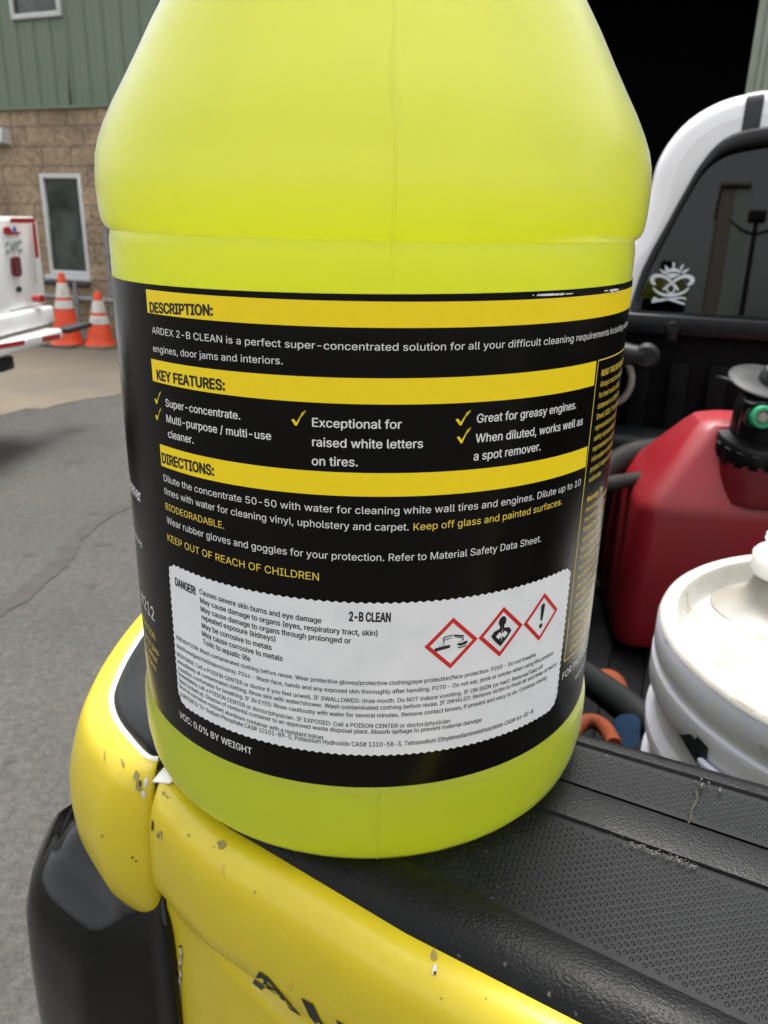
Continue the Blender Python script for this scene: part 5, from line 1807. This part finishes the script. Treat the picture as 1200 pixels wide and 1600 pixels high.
# thumb flange and dome on top
ft_ = onplane(1196, 600, KC, cy_)
mb = MB()
fa = (Vector((0, 0, 1)) - cy_ * .30 + cx_ * .10).normalized()
mb.lathe(ft_, [(0, -.002), (.026, -.002), (.052, .001), (.053, .004), (.05, .006), (.026, .006), (0, .006)], 40, fa)
mb.lathe(ft_ + cx_ * .012 + fa * .004, [(.024, 0), (.024, .008), (.019, .019), (.008, .025), (0, .0255)], 32, fa)
mb.lathe(ft_ - fa * .05, [(.020, 0), (.020, .05)], 24, fa)
tip = ft_ - cx_ * .05
mb.prism([tip - cy_ * .016 + fa * .001, tip - cx_ * .022 + fa * .006, tip + cy_ * .016 + fa * .001, tip + cx_ * .02], fa * .004)
mb.build('vent_flange', M['greyblack'], can)

# ------------------------------------------------------------------ clutter in the bed
def loop(name, label_, cat, pts, rad, matn, n=10, it=3, closed=False):
    P = smoothpoly(pts, it, closed)
    if closed: P = P + [P[0], P[1]]
    mb = MB(); mb.tube(P, rad, n, caps=not closed)
    o = mb.build(name, M[matn] if isinstance(matn, str) else matn, None, auto=60)
    tag(o, label_, cat)
    return o
def at(px, py, s_dist):
    v = ray(px, py); return CAM + v * (s_dist / math.hypot(v.x, v.y))
loop('hose', 'dusty dark hose curving over the bed liner between the jug and the fuel can', 'hose', [at(900, 790, 1.25), at(935, 745, 1.30), at(965, 718, 1.36), at(1000, 705, 1.40), at(1050, 700, 1.45), at(1110, 705, 1.5)], .020, 'hose')
loop('hose', 'second dusty hose lying lower in the bed, nearer to the jug', 'hose', [at(880, 775, 1.2), at(935, 758, 1.22), at(985, 750, 1.27), at(1040, 745, 1.32)], .012, 'hose')
loop('strap', 'dark flat strap running diagonally in the bed between jug and pail', 'strap', [at(880, 1035, .80), at(920, 1062, .76), at(960, 1090, .72), at(1000, 1122, .68), at(1040, 1150, .66)], .016, 'greyblack' if False else 'liner_grey')
loop('orange_strap', 'orange webbing loop just behind the tailgate beside the jug', 'strap', [at(893, 1160, .52), at(902, 1137, .53), at(916, 1126, .54), at(934, 1128, .54), at(950, 1142, .53), at(960, 1165, .50)], .0058, 'orange')
o = loop('wrench', 'dull orange tool handle deep in the bed behind the dark strap', 'tool', [at(925, 1078, .82), at(940, 1062, .84), at(958, 1066, .84), at(962, 1080, .83)], .014, 'orange')
mb = MB()
bp_ = [at(x, y, d) for x, y, d in ((952, 1150, .56), (962, 1136, .58), (985, 1133, .58), (1000, 1142, .57), (1000, 1170, .54), (950, 1175, .52))]
mb.prism(smoothpoly(bp_, 2, True), TN * .05 + Vector((0, 0, -.02)))
tag(mb.build('rag', M['blue'], None), 'dark blue rag tucked behind the tailgate next to the pail', 'rag')
# scuffed grey box by the front panel
mb = MB()
a_ = at(905, 668, 1.58); b_ = at(1045, 668, 1.58)
m_ = (a_ + b_) / 2
ztop = m_.z; zlow = at(970, 705, 1.5).z
mb.box(Vector((m_.x, m_.y, (FZ + ztop) / 2)), TT * .14, TN * .06, Vector((0, 0, (ztop - FZ) / 2 - .004)), bev=.02)
tag(mb.build('tool_box', M['liner_grey'], None, auto=50), 'low dark tool box against the bed front panel behind the hoses', 'tool box')
# ------------------------------------------------------------------ things behind the camera, seen mirrored in the cab window
def mirror_dir(px, py):
    v = ray(px, py); gn = (-TN + Vector((0, 0, .085))).normalized()
    return v - gn * (2 * v.dot(gn)), onplane(px, py, TN * W_C, TN)
dv, p0 = mirror_dir(1182, 345)
Pp = p0 + dv * (34 / math.hypot(dv.x, dv.y))
lp = thing('lamp_post', 'dark twin-arm car park lamp post mirrored in the cab rear window', 'lamp post', (Pp.x, Pp.y, GZ))
mb = MB(); mb.tube([(Pp.x, Pp.y, GZ), (Pp.x, Pp.y, Pp.z)], [.12, .085], 12); mb.build('pole', M['steel_dark'], lp)
mb = MB(); mb.box(Pp + Vector((0, 0, .15)), TT * .32, TN * .25, Vector((0, 0, .22)), bev=.06); mb.build('lamp_head', M['steel_dark'], lp)
for sg in (-1, 1):
    mb = MB(); mb.tube([Pp + TT * sg * .08 + Vector((0, 0, -.5)), Pp + TT * sg * .5 + Vector((0, 0, -.35)), Pp + TT * sg * .95], [.06, .06, .035], 8); mb.build('arm', M['steel_dark'], lp)

# two-tone building far behind the camera
D_B = 38.0
def mpt(px, py):
    dv, p0 = mirror_dir(px, py)
    return p0 + dv * (D_B / math.hypot(dv.x, dv.y))
q0, q1, q2 = mpt(1128, 300), mpt(1150, 295), mpt(1178, 292)
zt_ = q1.z
fb = thing('far_building', 'beige and pale green building far off, mirrored in the cab rear window', 'building', (q1.x, q1.y, GZ))
for nm, a, b, mt in (('wall', q0, q1, 'beige'), ('siding', q1, q2, 'pale_green')):
    mb = MB()
    dd = Vector((b.x - a.x, b.y - a.y, 0))
    c = Vector(((a.x + b.x) / 2, (a.y + b.y) / 2, (GZ + zt_) / 2))
    mb.box(c - TN * 4, dd * .498, TN * 4, Vector((0, 0, (zt_ - GZ) / 2)), bev=.05)
    mb.build(nm, M[mt], fb)
mb = MB()
c = Vector((q1.x, q1.y, zt_ + .2))
mb.box(c - TN * 4, Vector((q2.x - q0.x, q2.y - q0.y, 0)) * .51, TN * 4.1, Vector((0, 0, .08)), bev=.03)
mb.build('roof', M['beige'], fb)
